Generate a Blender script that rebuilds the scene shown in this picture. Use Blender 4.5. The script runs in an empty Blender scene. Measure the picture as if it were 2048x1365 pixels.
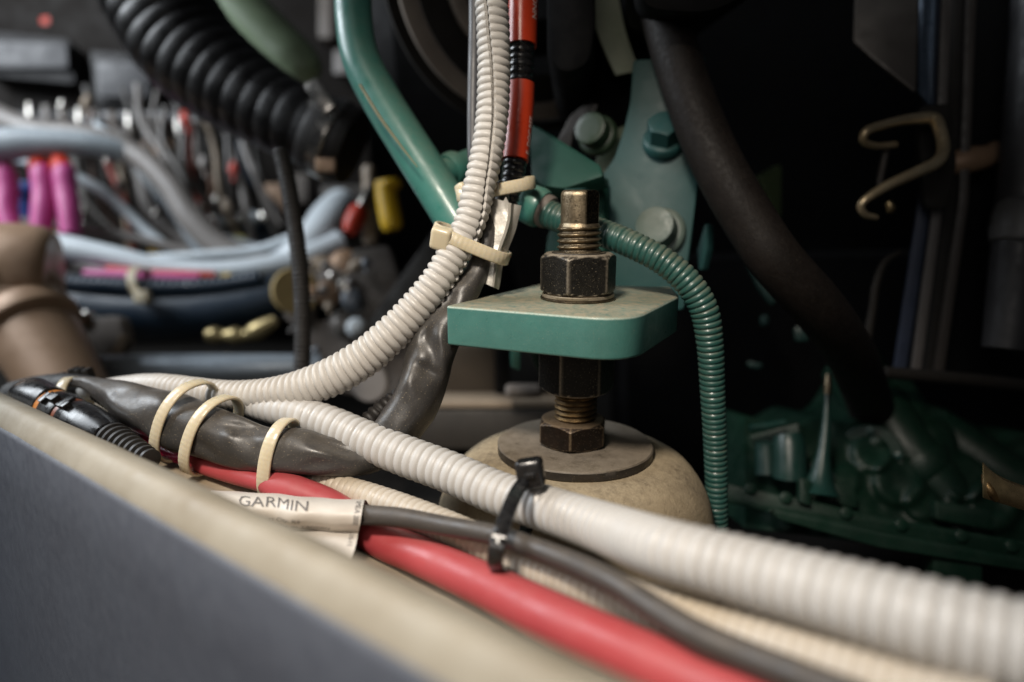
import bpy, bmesh, math, random
import numpy as np
from mathutils import Vector, Matrix, noise
random.seed(7)
MM = 0.001
scene = bpy.context.scene
COL = scene.collection

# ------------------------------------------------------------------ camera
PITCH = math.radians(12.5)
FPX, CX, CY = 2048 * 24 / 36, 1024.0, 682.5
CAM = Vector((0, 0, 160.0))                       # millimetres
FW = Vector((0, math.cos(PITCH), -math.sin(PITCH)))
UP = Vector((0, math.sin(PITCH), math.cos(PITCH)))
RT = Vector((1, 0, 0))
cam_data = bpy.data.cameras.new('camera')
cam = bpy.data.objects.new('camera', cam_data)
COL.objects.link(cam)
cam.location = CAM * MM
cam.rotation_euler = (math.pi / 2 - PITCH, 0, 0)
cam_data.lens, cam_data.sensor_width = 24, 36
cam_data.clip_start, cam_data.clip_end = 0.01, 50
cam_data.dof.use_dof = True
cam_data.dof.focus_distance = 0.226
cam_data.dof.aperture_fstop = 4.2
cam_data.dof.aperture_blades = 9
scene.camera = cam

# ------------------------------------------------------------------ world, lamps, exposure
world = bpy.data.worlds.new('World'); scene.world = world; world.use_nodes = True
bg = world.node_tree.nodes['Background']
bg.inputs[0].default_value = (0.75, 0.85, 1.0, 1); bg.inputs[1].default_value = 0.014
scene.view_settings.view_transform = 'Standard'
scene.view_settings.look = 'None'
scene.view_settings.exposure = 0
scene.view_settings.gamma = 1
scene.cycles.use_denoising = True
scene.cycles.max_bounces = 6

def lamp(name, loc, target, size, power, color, size_y=None):
    d = bpy.data.lights.new(name, 'AREA'); d.shape = 'RECTANGLE'
    d.size = size * MM; d.size_y = (size_y or size) * MM
    d.energy = power; d.color = color
    o = bpy.data.objects.new(name, d); COL.objects.link(o)
    o.location = Vector(loc) * MM
    o.rotation_euler = (Vector(target) - Vector(loc)).to_track_quat('-Z', 'Y').to_euler()
    return o
sd = bpy.data.lights.new('work_lamp', 'SPOT'); sd.energy = 10.; sd.color = (1.0, 0.90, 0.78)      # a hand lamp held above and left of the camera
sd.spot_size = math.radians(56); sd.spot_blend = .9; sd.shadow_soft_size = .035
so = bpy.data.objects.new('work_lamp', sd); COL.objects.link(so)
so.location = Vector((-108, -40, 435)) * MM
so.rotation_euler = (Vector((-25, 185, 90)) - Vector((-108, -40, 435))).to_track_quat('-Z', 'Y').to_euler()
lamp('hatch_daylight', (-750, 380, 600), (-250, 600, 160), 420, 8.2, (0.88, 0.94, 1.0))
lamp('room_light', (-90, -200, 330), (20, 130, 90), 200, .30, (1.0, 0.95, 0.90))

# ------------------------------------------------------------------ pixel helpers (pixel of the photograph + real distance in mm)
def P(px, py, d):
    return CAM + RT * ((px - CX) / FPX * d) + FW * d - UP * ((py - CY) / FPX * d)
def RAY(px, py):
    return RT * ((px - CX) / FPX) + FW - UP * ((py - CY) / FPX)
def on_plane(px, py, p0, n):
    r = RAY(px, py); return CAM + r * ((p0 - CAM).dot(n) / r.dot(n))
def depth_of(p): return (p - CAM).dot(FW)

# ------------------------------------------------------------------ materials
def lin(c):
    return tuple(((v / 255) / 12.92 if v / 255 <= .04045 else ((v / 255 + .055) / 1.055) ** 2.4) for v in c)
def mat(name, col, rough=.5, metal=0., col2=None, vs=60, bump=0., bs=900, dust=0., dustcol=(.27, .21, .14),
        specks=0., coat=0., sss=0., ssscol=None, wear_shade=None, aniso=0., spec=.5, rvar=.12, speckcol=(.35, .29, .2), trans=0., dlo=.32, dhi=.62, dsc=170):
    m = bpy.data.materials.new(name); m.use_nodes = True
    nt = m.node_tree; N = nt.nodes; L = nt.links
    b = N['Principled BSDF']
    tc = N.new('ShaderNodeTexCoord'); geo = N.new('ShaderNodeNewGeometry')
    def noise_tex(scale, detail=5, rough_=.6):
        t = N.new('ShaderNodeTexNoise'); t.inputs['Scale'].default_value = scale
        t.inputs['Detail'].default_value = detail; t.inputs['Roughness'].default_value = rough_
        L.new(geo.outputs['Position'], t.inputs['Vector']); return t
    def ramp(src, a, c):
        r = N.new('ShaderNodeMapRange'); r.inputs[1].default_value = a; r.inputs[2].default_value = c
        L.new(src, r.inputs[0]); return r.outputs[0]
    def mix(fac, a, c):
        x = N.new('ShaderNodeMix'); x.data_type = 'RGBA'
        if hasattr(fac, 'links'): L.new(fac, x.inputs[0])
        else: x.inputs[0].default_value = fac
        for s, v in ((6, a), (7, c)):
            if hasattr(v, 'links'): L.new(v, x.inputs[s])
            else: x.inputs[s].default_value = (*v, 1)
        return x.outputs[2]
    def math_(op, a, c):
        x = N.new('ShaderNodeMath'); x.operation = op; x.use_clamp = True
        for s, v in ((0, a), (1, c)):
            if hasattr(v, 'links'): L.new(v, x.inputs[s])
            else: x.inputs[s].default_value = v
        return x.outputs[0]
    n1 = noise_tex(vs)
    c2 = col2 if col2 else tuple(v * .78 for v in col)
    cur = mix(ramp(n1.outputs[0], .35, .68), col, c2)
    rough_src = None
    n2 = noise_tex(vs * 4.3, 3)
    rr = N.new('ShaderNodeMapRange'); rr.inputs[1].default_value = .3; rr.inputs[2].default_value = .7
    rr.inputs[3].default_value = max(.04, rough - rvar); rr.inputs[4].default_value = min(1, rough + rvar)
    L.new(n2.outputs[0], rr.inputs[0]); rough_src = rr.outputs[0]
    metal_src = None
    if wear_shade:
        at = N.new('ShaderNodeAttribute'); at.attribute_name = 'wear_shade'
        nw = noise_tex(1500, 4)
        f = math_('MULTIPLY', at.outputs['Fac'], ramp(nw.outputs[0], .22, .50))
        cur = mix(f, cur, wear_shade)
    if dust > 0:
        sx = N.new('ShaderNodeSeparateXYZ'); L.new(geo.outputs['Normal'], sx.inputs[0])
        upf = ramp(sx.outputs[2], .15, .95)
        nd = noise_tex(dsc, 9, .78)
        f = math_('MULTIPLY', math_('MULTIPLY', upf, ramp(nd.outputs[0], dlo, dhi)), dust)
        cur = mix(f, cur, dustcol)
        ra = math_('ADD', rough_src, math_('MULTIPLY', f, .5)); rough_src = ra
        if metal > 0:
            metal_src = math_('SUBTRACT', metal, f)
    if specks > 0:
        ns = noise_tex(2600, 2, .5)
        f = math_('MULTIPLY', ramp(ns.outputs[0], .66, .72), specks)
        cur = mix(f, cur, speckcol)
    L.new(cur, b.inputs['Base Color']); L.new(rough_src, b.inputs['Roughness'])
    if metal_src: L.new(metal_src, b.inputs['Metallic'])
    else: b.inputs['Metallic'].default_value = metal
    b.inputs['Specular IOR Level'].default_value = spec
    if coat: b.inputs['Coat Weight'].default_value = coat; b.inputs['Coat Roughness'].default_value = .15
    if sss:
        b.inputs['Subsurface Weight'].default_value = sss
        b.inputs['Subsurface Radius'].default_value = ssscol or (1, .7, .4)
        b.inputs['Subsurface Scale'].default_value = .002
    if trans: b.inputs['Transmission Weight'].default_value = trans
    if bump:
        nb = noise_tex(bs, 6, .65)
        bp = N.new('ShaderNodeBump'); bp.inputs['Strength'].default_value = bump; bp.inputs['Distance'].default_value = .0006
        L.new(nb.outputs[0], bp.inputs['Height']); L.new(bp.outputs[0], b.inputs['Normal'])
    return m

TEAL = mat('teal_paint', (.050, .185, .150), .36, col2=(.042, .160, .132), vs=40, bump=.12, bs=500, dust=.35, specks=.35, coat=.2, wear_shade=(.35, .42, .36))
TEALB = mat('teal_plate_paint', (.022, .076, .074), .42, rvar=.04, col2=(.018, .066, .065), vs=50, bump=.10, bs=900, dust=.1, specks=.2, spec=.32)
TEALD = mat('dusty_teal_paint', (.058, .168, .146), .38, col2=(.046, .138, .122), vs=70, bump=.16, bs=700, dust=.92, dlo=.24, dhi=.60, dsc=330, dustcol=(.30, .25, .17), specks=.3, coat=.2, wear_shade=(.55, .66, .58))
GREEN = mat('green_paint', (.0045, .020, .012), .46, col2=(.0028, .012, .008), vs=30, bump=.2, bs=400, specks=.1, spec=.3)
DTEAL = mat('dark_teal_paint', (.007, .032, .026), .40, vs=30, specks=.1)
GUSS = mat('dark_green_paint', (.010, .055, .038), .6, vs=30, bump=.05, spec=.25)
PALEG = mat('pale_green_paint', (.31, .41, .26), .45, vs=30, specks=.1)
NUT = mat('black_oxide_steel', (.012, .011, .010), .42, .55, col2=(.02, .018, .015), vs=220, bump=.25, bs=1500, dust=.30, specks=.8, wear_shade=(.42, .36, .28))
BRASS = mat('worn_yellow_zinc_steel', (.33, .265, .175), .36, .9, col2=(.20, .155, .10), vs=260, bump=.3, bs=1800, wear_shade=(.012, .009, .007), specks=.15)
RUSTY = mat('dirty_thread_steel', (.25, .16, .07), .45, .85, col2=(.09, .06, .03), vs=260, bump=.3, bs=1800, wear_shade=(.03, .02, .012), specks=.2)
WASH = mat('dusty_dark_steel', (.06, .052, .044), .42, .5, col2=(.035, .03, .026), vs=70, bump=.2, bs=1400, dust=.85, dlo=.25, dhi=.6, dustcol=(.18, .148, .112), specks=.7, wear_shade=(.20, .16, .11))
DOME = mat('dusty_black_dome', (.31, .245, .155), .75, 0, col2=(.13, .10, .065), vs=55, bump=.7, bs=700, dust=.85, dlo=.40, dhi=.60, dsc=330, dustcol=(.34, .275, .18), specks=.9, speckcol=(.42, .34, .23))
WHITE = mat('white_conduit_plastic', (.50, .48, .45), .46, col2=(.45, .425, .39), vs=35, dust=.12, specks=.14, speckcol=(.25, .18, .1), sss=.0, bump=.06, bs=500)
RED = mat('red_cable_jacket', (.36, .050, .056), .44, col2=(.31, .038, .046), vs=25, dust=.08, specks=.1, bump=.05, bs=500)
REDS = mat('red_sleeve_heatshrink', (.42, .036, .010), .36, col2=(.36, .03, .009), vs=25, specks=.05)
BLKC = mat('black_cable_jacket', (.045, .04, .037), .42, vs=25, dust=.35, dustcol=(.15, .12, .09), specks=.2, bump=.1)
SLEEVE = mat('charcoal_heatshrink', (.044, .041, .039), .36, col2=(.028, .027, .026), vs=45, dust=.35, dustcol=(.14, .115, .085), specks=.75, bump=.16, bs=650, rvar=.10)
GREYC = mat('slate_grey_cable', (.055, .055, .06), .45, vs=20, specks=.1)
BLKP = mat('glossy_black_plastic', (.008, .008, .009), .28, vs=40, specks=.25, bump=.1)
BLKR = mat('black_rubber', (.012, .010, .009), .6, vs=30, bump=.25, bs=600, specks=.25)
HOSE = mat('brown_black_hose', (.0075, .0055, .0045), .62, spec=.25, col2=(.012, .009, .0075), vs=120, bump=.3, bs=900, specks=.15)
NYLON = mat('natural_nylon', (.58, .51, .375), .36, col2=(.52, .45, .31), vs=50, sss=.3, ssscol=(1, .7, .35), specks=.1, coat=.2)
BLKT = mat('black_nylon', (.010, .010, .011), .25, specks=.15)
FOIL = mat('silver_tape', (.44, .42, .38), .38, .35, col2=(.36, .34, .30), vs=60, bump=.25, bs=500)
LABEL = mat('white_label_vinyl', (.55, .51, .46), .48, col2=(.50, .46, .41), vs=60, specks=.1)
INK = mat('faded_print', (.14, .13, .125), .6)
INKW = mat('pale_print', (.62, .52, .48), .6)
CREAM = mat('cream_gelcoat', (.295, .268, .215), .62, col2=(.215, .185, .135), vs=40, bump=.2, bs=260, specks=.6, speckcol=(.2, .13, .07))
LEDGE = mat('cream_dirty_gelcoat', (.38, .32, .235), .55, col2=(.26, .20, .13), vs=50, bump=.35, bs=300, specks=.8, speckcol=(.12, .08, .05))
SLATE = mat('slate_panel', (.072, .080, .100), .62, col2=(.064, .070, .088), vs=60, bump=.10, bs=900)
ORANGE = mat('orange_seal', (.65, .24, .05), .4)
DORANGE = mat('dark_orange_seal', (.20, .05, .015), .4)
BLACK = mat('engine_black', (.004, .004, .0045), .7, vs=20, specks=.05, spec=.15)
SOOT = mat('sooty_casting', (.018, .016, .014), .7, spec=.25, vs=20, bump=.2)
TAUPE = mat('taupe_casting', (.19, .165, .145), .6, col2=(.12, .10, .085), vs=18, bump=.2, bs=200)
DGREY = mat('dark_grey_plastic', (.028, .027, .028), .55, vs=12, spec=.3)
ZINC = mat('grey_galvanised', (.12, .11, .10), .45, .4, col2=(.09, .08, .075), vs=25)
STEEL = mat('bright_steel', (.55, .52, .48), .25, .95, vs=30)
BAND = mat('green_grey_band', (.50, .52, .39), .45, .1, col2=(.38, .42, .30), vs=60, specks=.6, speckcol=(.08, .06, .03))
GOLD = mat('yellow_zinc_wire', (.55, .42, .22), .30, .9, col2=(.40, .30, .17), vs=80)
BRZ = mat('bronze_pipe', (.42, .27, .17), .45, .2, col2=(.30, .19, .12), vs=15)
BLUEH = mat('navy_hose', (.012, .027, .047), .42, vs=15)
PALEB = mat('pale_blue_cable', (.64, .70, .74), .4, vs=15)
GREYW = mat('grey_white_cable', (.22, .20, .185), .45, vs=15)
PINK = mat('magenta_cable', (.50, .075, .26), .45, col2=(.42, .055, .21), vs=20)
YEL = mat('yellow_plastic', (.90, .56, .03), .4, vs=20)
REDP = mat('red_plastic', (.55, .04, .015), .4, vs=20)
BLUEP = mat('blue_plastic', (.02, .06, .30), .4, vs=20)
TAN = mat('tan_pipe', (.33, .26, .19), .5, vs=20)
CHROME = mat('grey_tube', (.12, .135, .155), .42, .3, vs=15)

# ------------------------------------------------------------------ object helpers
def tag(o, label, cat, group=None):
    o['label'] = label; o['category'] = cat
    if group: o['group'] = group
    return o
def thing(name, loc, label, cat, group=None):
    o = bpy.data.objects.new(name, None); COL.objects.link(o)
    o.empty_display_size = .005
    o.location = Vector(loc) * MM
    return tag(o, label, cat, group)
def root_loc(o):
    p = Vector((0, 0, 0))
    while o is not None: p = p + o.location; o = o.parent
    return p / MM
def obj(name, geos, m, parent=None, smooth=True, kind=None, loc=None, sharp=40, wear_shade=None):
    """one mesh object from a list of (verts in mm world, faces)"""
    if isinstance(geos, tuple): geos = [geos]
    V = []; F = []; W = []
    for g in geos:
        o = len(V); V.extend([tuple(v) for v in g[0]]); F.extend([tuple(int(i) + o for i in f) for f in g[1]])
        W.extend(list(g[2]) if len(g) > 2 else [0.] * len(g[0]))
    if parent is not None: base = root_loc(parent)
    elif loc is not None: base = Vector(loc)
    else:
        a = np.array(V); base = Vector(((a[:, 0].min() + a[:, 0].max()) / 2, (a[:, 1].min() + a[:, 1].max()) / 2, a[:, 2].min()))
    A = (np.array(V, dtype=float) - np.array(base)) * MM
    me = bpy.data.meshes.new(name); me.from_pydata(A.tolist(), [], F); me.update()
    if smooth:
        me.polygons.foreach_set('use_smooth', [True] * len(me.polygons))
        me.set_sharp_from_angle(angle=math.radians(sharp))
    if any(W):
        at = me.attributes.new('wear_shade', 'FLOAT', 'POINT'); at.data.foreach_set('value', W)
    me.materials.append(m)
    ob = bpy.data.objects.new(name, me); COL.objects.link(ob)
    if parent is not None: ob.parent = parent
    else: ob.location = base * MM
    if kind: ob['kind'] = kind
    return ob

# ------------------------------------------------------------------ geometry builders -> (verts, faces)
def grid_faces(n, m, wrap=True, wrap_n=False):
    F = []
    for i in range(n if wrap_n else n - 1):
        i2 = (i + 1) % n
        for j in range(m if wrap else m - 1):
            j2 = (j + 1) % m
            F.append((i * m + j, i * m + j2, i2 * m + j2, i2 * m + j))
    return F
def catmull(pts, vals, per=24):
    """pts (k,3), vals (k,q) -> dense"""
    pts = np.array([list(p) for p in pts], float); vals = np.array(vals, float).reshape(len(pts), -1)
    X = np.hstack([pts, vals]); k = len(X)
    E = np.vstack([2 * X[0] - X[1], X, 2 * X[-1] - X[-2]])
    kn = [0.]
    for i in range(1, len(E)): kn.append(kn[-1] + max(1e-6, np.linalg.norm(E[i, :3] - E[i - 1, :3]) ** .5))
    out = []
    for i in range(1, k):
        t0, t1, t2, t3 = kn[i - 1:i + 3]
        p0, p1, p2, p3 = E[i - 1:i + 3]
        for t in np.linspace(t1, t2, per, endpoint=(i == k - 1)):
            a1 = (t1 - t) / (t1 - t0) * p0 + (t - t0) / (t1 - t0) * p1
            a2 = (t2 - t) / (t2 - t1) * p1 + (t - t1) / (t2 - t1) * p2
            a3 = (t3 - t) / (t3 - t2) * p2 + (t - t2) / (t3 - t2) * p3
            b1 = (t2 - t) / (t2 - t0) * a1 + (t - t0) / (t2 - t0) * a2
            b2 = (t3 - t) / (t3 - t1) * a2 + (t - t1) / (t3 - t1) * a3
            out.append((t2 - t) / (t2 - t1) * b1 + (t - t1) / (t2 - t1) * b2)
    return np.array(out)
def resample(X, step):
    s = np.concatenate([[0], np.cumsum(np.linalg.norm(np.diff(X[:, :3], axis=0), axis=1))])
    n = max(2, int(round(s[-1] / step)) + 1)
    t = np.linspace(0, s[-1], n)
    return np.stack([np.interp(t, s, X[:, c]) for c in range(X.shape[1])], 1), t
def px_path(lst):
    """(px,py,d,r_px) -> points mm, radii mm"""
    return [P(a, b, c) for a, b, c, r in lst], [r * c / FPX for a, b, c, r in lst]
def frames(C):
    T = np.gradient(C, axis=0); T /= np.linalg.norm(T, axis=1)[:, None]
    v = np.array(CAM) - C; v /= np.linalg.norm(v, axis=1)[:, None]
    N = v - T * (v * T).sum(1)[:, None]; N /= np.maximum(1e-6, np.linalg.norm(N, axis=1)[:, None])
    B = np.cross(T, N)
    return T, N, B
def sweep(pts, radii, segs=24, step=2., prof=None, open_seam=None, caps=True, per=24):
    """tube along a smooth path; prof(S,TH,R)->R ; angle 0 looks at the camera side"""
    X, S = resample(catmull(pts, radii, per), step)
    C = X[:, :3]; r = X[:, 3]; n = len(C)
    T, N, B = frames(C)
    if open_seam is None:
        th = np.linspace(0, 2 * math.pi, segs, endpoint=False)
        TH = np.repeat(th[None], n, 0)
    else:
        th = np.linspace(0.02, 2 * math.pi - 0.02, segs)
        TH = th[None] + open_seam(S)[:, None]
    R = np.repeat(r[:, None], TH.shape[1], 1)
    if prof is not None: R = prof(S[:, None], TH if open_seam is None else np.repeat(th[None], n, 0), R)
    if open_seam is not None:
        R[:, 0] *= .80; R[:, -1] *= .80
        TH[:, 0] -= .0; 
    V = C[:, None] + R[..., None] * (np.cos(TH)[..., None] * N[:, None] + np.sin(TH)[..., None] * B[:, None])
    m = TH.shape[1]
    F = grid_faces(n, m, open_seam is None)
    V = V.reshape(-1, 3).tolist()
    if caps and open_seam is None:
        F.append(tuple(range(m - 1, -1, -1))); F.append(tuple(range((n - 1) * m, n * m)))
    return V, F
def corrug(pitch, depth, k=3., phase=0.):
    def f(S, TH, R):
        q = (S / pitch + phase) % 1.
        return R * (1 - depth * np.abs(2 * q - 1) ** k)
    return f
def corrug_seam(pitch, depth, k=3.5, off=.45):
    def f(S, TH, R):
        q = (S / pitch + off * TH / (2 * math.pi)) % 1.
        return R * (1 - depth * np.abs(2 * q - 1) ** k + .006 * np.cos(4 * math.pi * (q - .5)))
    return f
def tube_px(lst, **kw):
    p, r = px_path(lst); return sweep(p, r, **kw)
def basis(axis, ref=None):
    a = Vector(axis).normalized()
    r = Vector(ref) if ref is not None else (Vector((0, -1, 0)) if abs(a.y) < .9 else Vector((0, 0, 1)))
    x = (r - a * r.dot(a)).normalized(); y = a.cross(x)
    return x, y, a
def lathe(c, axis, prof, segs=48, rf=None, ref=None, wear_shade=None, close=True):
    """prof list (r,z) along axis from c; rf(th,r,z)->r"""
    x, y, a = basis(axis, ref); c = Vector(c); V = []; W = []
    for k, (r, z) in enumerate(prof):
        for j in range(segs):
            th = 2 * math.pi * j / segs
            rr = rf(th, r, z) if rf else r
            V.append(c + a * z + (x * math.cos(th) + y * math.sin(th)) * rr)
            W.append(wear_shade(th, r, z) if wear_shade else 0.)
    F = grid_faces(len(prof), segs)
    if close:
        F.append(tuple(range(segs - 1, -1, -1))); F.append(tuple(range((len(prof) - 1) * segs, len(prof) * segs)))
    return V, F, W
def round_corners(pts, rads, k=6):
    out = []; n = len(pts)
    if not isinstance(rads, (list, tuple)): rads = [rads] * n
    for i in range(n):
        p = Vector(pts[i]); a = Vector(pts[i - 1]); b = Vector(pts[(i + 1) % n]); r = rads[i]
        if r <= 0: out.append(p); continue
        da = (a - p); db = (b - p); l = min(r, da.length * .48, db.length * .48)
        p0 = p + da.normalized() * l; p1 = p + db.normalized() * l
        for j in range(k + 1):
            t = j / k; out.append(p0 * (1 - t) ** 2 + p * 2 * t * (1 - t) + p1 * t * t)
    return out
def bm_geo(bm):
    bm.verts.ensure_lookup_table(); bm.verts.index_update()
    g = ([tuple(v.co) for v in bm.verts], [tuple(v.index for v in f.verts) for f in bm.faces])
    bm.free(); return g
def slab(pts, off, bevel=.6, seg=2):
    """closed outline extruded by vector off, edges bevelled"""
    bm = bmesh.new()
    f = bm.faces.new([bm.verts.new(p) for p in pts])
    r = bmesh.ops.extrude_face_region(bm, geom=[f])
    for v in r['geom']:
        if isinstance(v, bmesh.types.BMVert): v.co += Vector(off)
    bmesh.ops.recalc_face_normals(bm, faces=bm.faces)
    if bevel > 0:
        big = [e for e in bm.edges if e.calc_face_angle(0) > .6]
        bmesh.ops.bevel(bm, geom=big, offset=bevel, segments=seg, affect='EDGES', profile=.6)
    return bm_geo(bm)
def box(c, x, y, z, sx, sy, sz, bevel=.5, seg=2):
    """oriented box: unit vectors x,y,z and full sizes"""
    c = Vector(c); x, y, z = Vector(x).normalized(), Vector(y).normalized(), Vector(z).normalized()
    p = [c + x * (a * sx / 2) + y * (b * sy / 2) - z * (sz / 2) for a, b in ((-1, -1), (1, -1), (1, 1), (-1, 1))]
    return slab(p, z * sz, min(bevel, .45 * min(sx, sy, sz)), seg)
def px_slab(px, p0, n, t, rad=0, bevel=.6):
    n = Vector(n).normalized()
    pts = [on_plane(a, b, p0, n) for a, b in px]
    if rad: pts = round_corners(pts, rad)
    return slab(pts, -n * t, bevel)
def band(loop, W, width, thick, n=180):
    """closed flat strap along loop points (mm); W = width direction"""
    pts = list(loop); X = catmull([*pts[-2:], *pts, *pts[:3]], [0] * (len(pts) + 5), 12)
    X = X[12 * 2: 12 * (len(pts) + 2) + 1, :3]
    X, _ = resample(X, np.linalg.norm(np.diff(X, axis=0), axis=1).sum() / n); C = X[:-1]; k = len(C)
    W = np.array(Vector(W).normalized())
    T = np.roll(C, -1, 0) - np.roll(C, 1, 0); T /= np.linalg.norm(T, axis=1)[:, None]
    Wd = W[None] - T * (T @ W)[:, None]; Wd /= np.linalg.norm(Wd, axis=1)[:, None]
    Nn = np.cross(T, Wd)
    cs = [(-.5, .2), (-.42, .5), (.42, .5), (.5, .2), (.5, -.2), (.42, -.5), (-.42, -.5), (-.5, -.2)]
    tooth = (1 + .05 * np.sign(np.sin(np.arange(k) * math.pi / 2 + .4)))[:, None]
    V = np.stack([C + Wd * a * width + Nn * b * thick * (tooth if abs(a) < .45 else 1) for a, b in cs], 1)
    return V.reshape(-1, 3).tolist(), grid_faces(k, len(cs), True, True)
def ellipse_loop(c, A, B, n=20, pw=2.3):
    out = []
    for i in range(n):
        t = 2 * math.pi * i / n; ca, sa = math.cos(t), math.sin(t)
        ca = math.copysign(abs(ca) ** (2 / pw), ca); sa = math.copysign(abs(sa) ** (2 / pw), sa)
        out.append(c + A * ca + B * sa)
    return out
def dent(geo, c, axis, ln, wd, depth, towards=None):
    """push vertices near c (mm) along the view direction: positive depth = away from the camera"""
    V = np.array(geo[0]); c = np.array(c); a = np.array(Vector(axis).normalized())
    d = V - c; al = d @ a; pe = np.linalg.norm(d - al[:, None] * a, axis=1)
    v = V - np.array(CAM); v /= np.linalg.norm(v, axis=1)[:, None]
    w = np.exp(-(al / ln) ** 2 - (pe / wd) ** 2) * depth
    return (V + v * w[:, None]).tolist(), geo[1]
def wobble(geo, amp, scale, seed=0.):
    out = []
    for v in geo[0]:
        p = Vector(v) * scale + Vector((seed, seed, seed))
        out.append(Vector(v) + Vector((noise.noise(p), noise.noise(p + Vector((31, 0, 0))), noise.noise(p + Vector((0, 57, 0))))) * amp)
    return (out, geo[1]) + tuple(geo[2:])
def text_geo(s, size):
    cu = bpy.data.curves.new('print', 'FONT'); cu.body = s; cu.size = size; cu.resolution_u = 2
    o = bpy.data.objects.new('print', cu); COL.objects.link(o)
    me = bpy.data.meshes.new_from_object(o.evaluated_get(bpy.context.evaluated_depsgraph_get()))
    bm = bmesh.new(); bm.from_mesh(me); bmesh.ops.triangulate(bm, faces=bm.faces)
    for _ in range(3):
        bmesh.ops.subdivide_edges(bm, edges=[e for e in bm.edges if e.calc_length() > size * .09], cuts=1, use_grid_fill=True)
        bmesh.ops.triangulate(bm, faces=bm.faces)
    V, F = bm_geo(bm)
    bpy.data.objects.remove(o); bpy.data.curves.remove(cu); bpy.data.meshes.remove(me)
    return V, F
def screw_thread(c, z0, z1, r, pitch, depth, segs=56, per=10):
    n = int((z1 - z0) / pitch * per) + 1
    prof = [(r, z0 + (z1 - z0) * i / (n - 1)) for i in range(n)]
    def rf(th, rr, z):
        q = (z / pitch - th / (2 * math.pi)) % 1.
        return rr - depth * min(1., abs(2 * q - 1) * 1.25) if .0 <= q else rr
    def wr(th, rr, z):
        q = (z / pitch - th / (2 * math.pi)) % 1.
        return max(0., abs(2 * q - 1) * 1.5 - .5)  # value rises towards the groove bottoms, which take the darker tone
    return lathe(c, (0, 0, 1), prof, segs, rf, wear_shade=wr)
def hex_nut(c, axis, z0, z1, rc, ang, top=True, bot=True, bore=0, ch=.5, ref=None, segs=120):
    """hexagon with conical chamfers; ang = angle of a corner"""
    rin = rc * math.cos(math.pi / 6); h = z1 - z0
    zs = sorted(set([0, .04, .1] + [h * i / 26 for i in range(27)] + [h - .1, h - .04, h]))
    def hexr(th):
        a = (th - ang + math.pi / 6) % (math.pi / 3) - math.pi / 6   # 0 at a corner
        return min(rin / math.cos(math.pi / 6 - abs(a)), rc * .985)
    def cone(z):
        r = 1e9
        if top: r = min(r, rin * .95 + (h - z) / math.tan(math.radians(31)))
        if bot: r = min(r, rin * .95 + z / math.tan(math.radians(31)))
        return r
    def rf(th, r, z): return min(hexr(th), cone(z - z0))
    def wr(th, r, z):
        a = (th - ang + math.pi / 6) % (math.pi / 3) - math.pi / 6
        w = .9 * max(0, 1 - abs(a) / .04)
        w = max(w, max(0., 1 - abs(hexr(th) - cone(z - z0)) / .28))
        w = max(w, .8 if (z - z0 < .12 or z1 - z < .12) else 0)
        return w
    prof = [(rc, z0 + z) for z in zs]
    return lathe(c, axis, prof, segs, rf, ref=ref, wear_shade=wr)

# ================================================================== THE SETTING
def struct(name, geos, m, **kw): return obj(name, geos, m, kind='structure', **kw)
Z_FLOOR = -60.
struct('floor', slab([Vector(p) for p in ((-1500, -300, Z_FLOOR), (1500, -300, Z_FLOOR), (1500, 1400, Z_FLOOR), (-1500, 1400, Z_FLOOR))], (0, 0, -20), 2), SOOT)
struct('back_wall', slab([Vector(p) for p in ((-1500, 1250, Z_FLOOR), (1500, 1250, Z_FLOOR), (1500, 1250, 700), (-1500, 1250, 700))], (0, 30, 0), 2), DGREY)

# the ledge in front: dark side panel, rounded cream edge, dirty top that carries the cables
E0 = P(0, 806, 235)
ED = -(RT * ((-585 - CX) / FPX) + FW - UP * ((515 - CY) / FPX)).normalized()   # the edge runs towards the camera on the right
EN = Vector((ED.y, -ED.x, 0)).normalized()             # horizontally out towards the camera
if EN.y > 0: EN = -EN
LT = [-80, 0, 50, 95, 143, 170, 198, 238, 290]
LA = [-16, -19, -38, -52, -60, -58, -52, -44, -40]
LZ = [-17, -21.5, -30, -38, -47.5, -46.5, -43.5, -35.5, -28]
def edge_sweep(prof, t0=-70, t1=285, n=130, amp=.2, top=False):
    V = []
    for i in range(n):
        t = t0 + (t1 - t0) * i / (n - 1)
        q = E0 + ED * t
        A_, Z_ = float(np.interp(t, LT, LA)), float(np.interp(t, LT, LZ))
        pr = prof
        if top:
            pr = []
            for k in range(10):
                f = k / 9
                pr.append((-10.5 + (A_ + 10.5) * f, -5.2 + (Z_ + 5.2) * (f + .10 * math.sin(f * math.pi))))
            pr += [(A_ - 3 - 5 * k, Z_ - .15 * k) for k in range(6)] + [(A_ - 30, Z_ - 1), (A_ - 31.5, Z_ - 4), (A_ - 32, Z_ - 30), (A_ - 32, Z_ - 110)]
        for k, (a, z) in enumerate(pr):
            w = noise.noise(Vector((t * .05, a * .07, z * .05))) * amp + noise.noise(Vector((t * .25, a * .3, 3))) * amp * .3
            V.append(q + EN * (a + w * .4) + Vector((0, 0, z + w)))
    return V, grid_faces(n, len(pr), False)
lip = [(-12, -6.6), (-9, -3.8), (-6.5, -2.1), (-4, -.85), (-2.2, -.25), (-.8, -.2), (.3, -.7), (1.6, -2.2), (2.7, -3.9), (3.4, -5.2), (3.65, -6), (3.7, -6.8)]
struct('ledge_edge', edge_sweep(lip), CREAM)
struct('ledge_side', edge_sweep([(3.4, -5.6), (4.1, -6), (4.6, -6.9), (5, -25), (5.5, -60), (6, -110), (6, -170)], amp=.0), SLATE)
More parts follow.
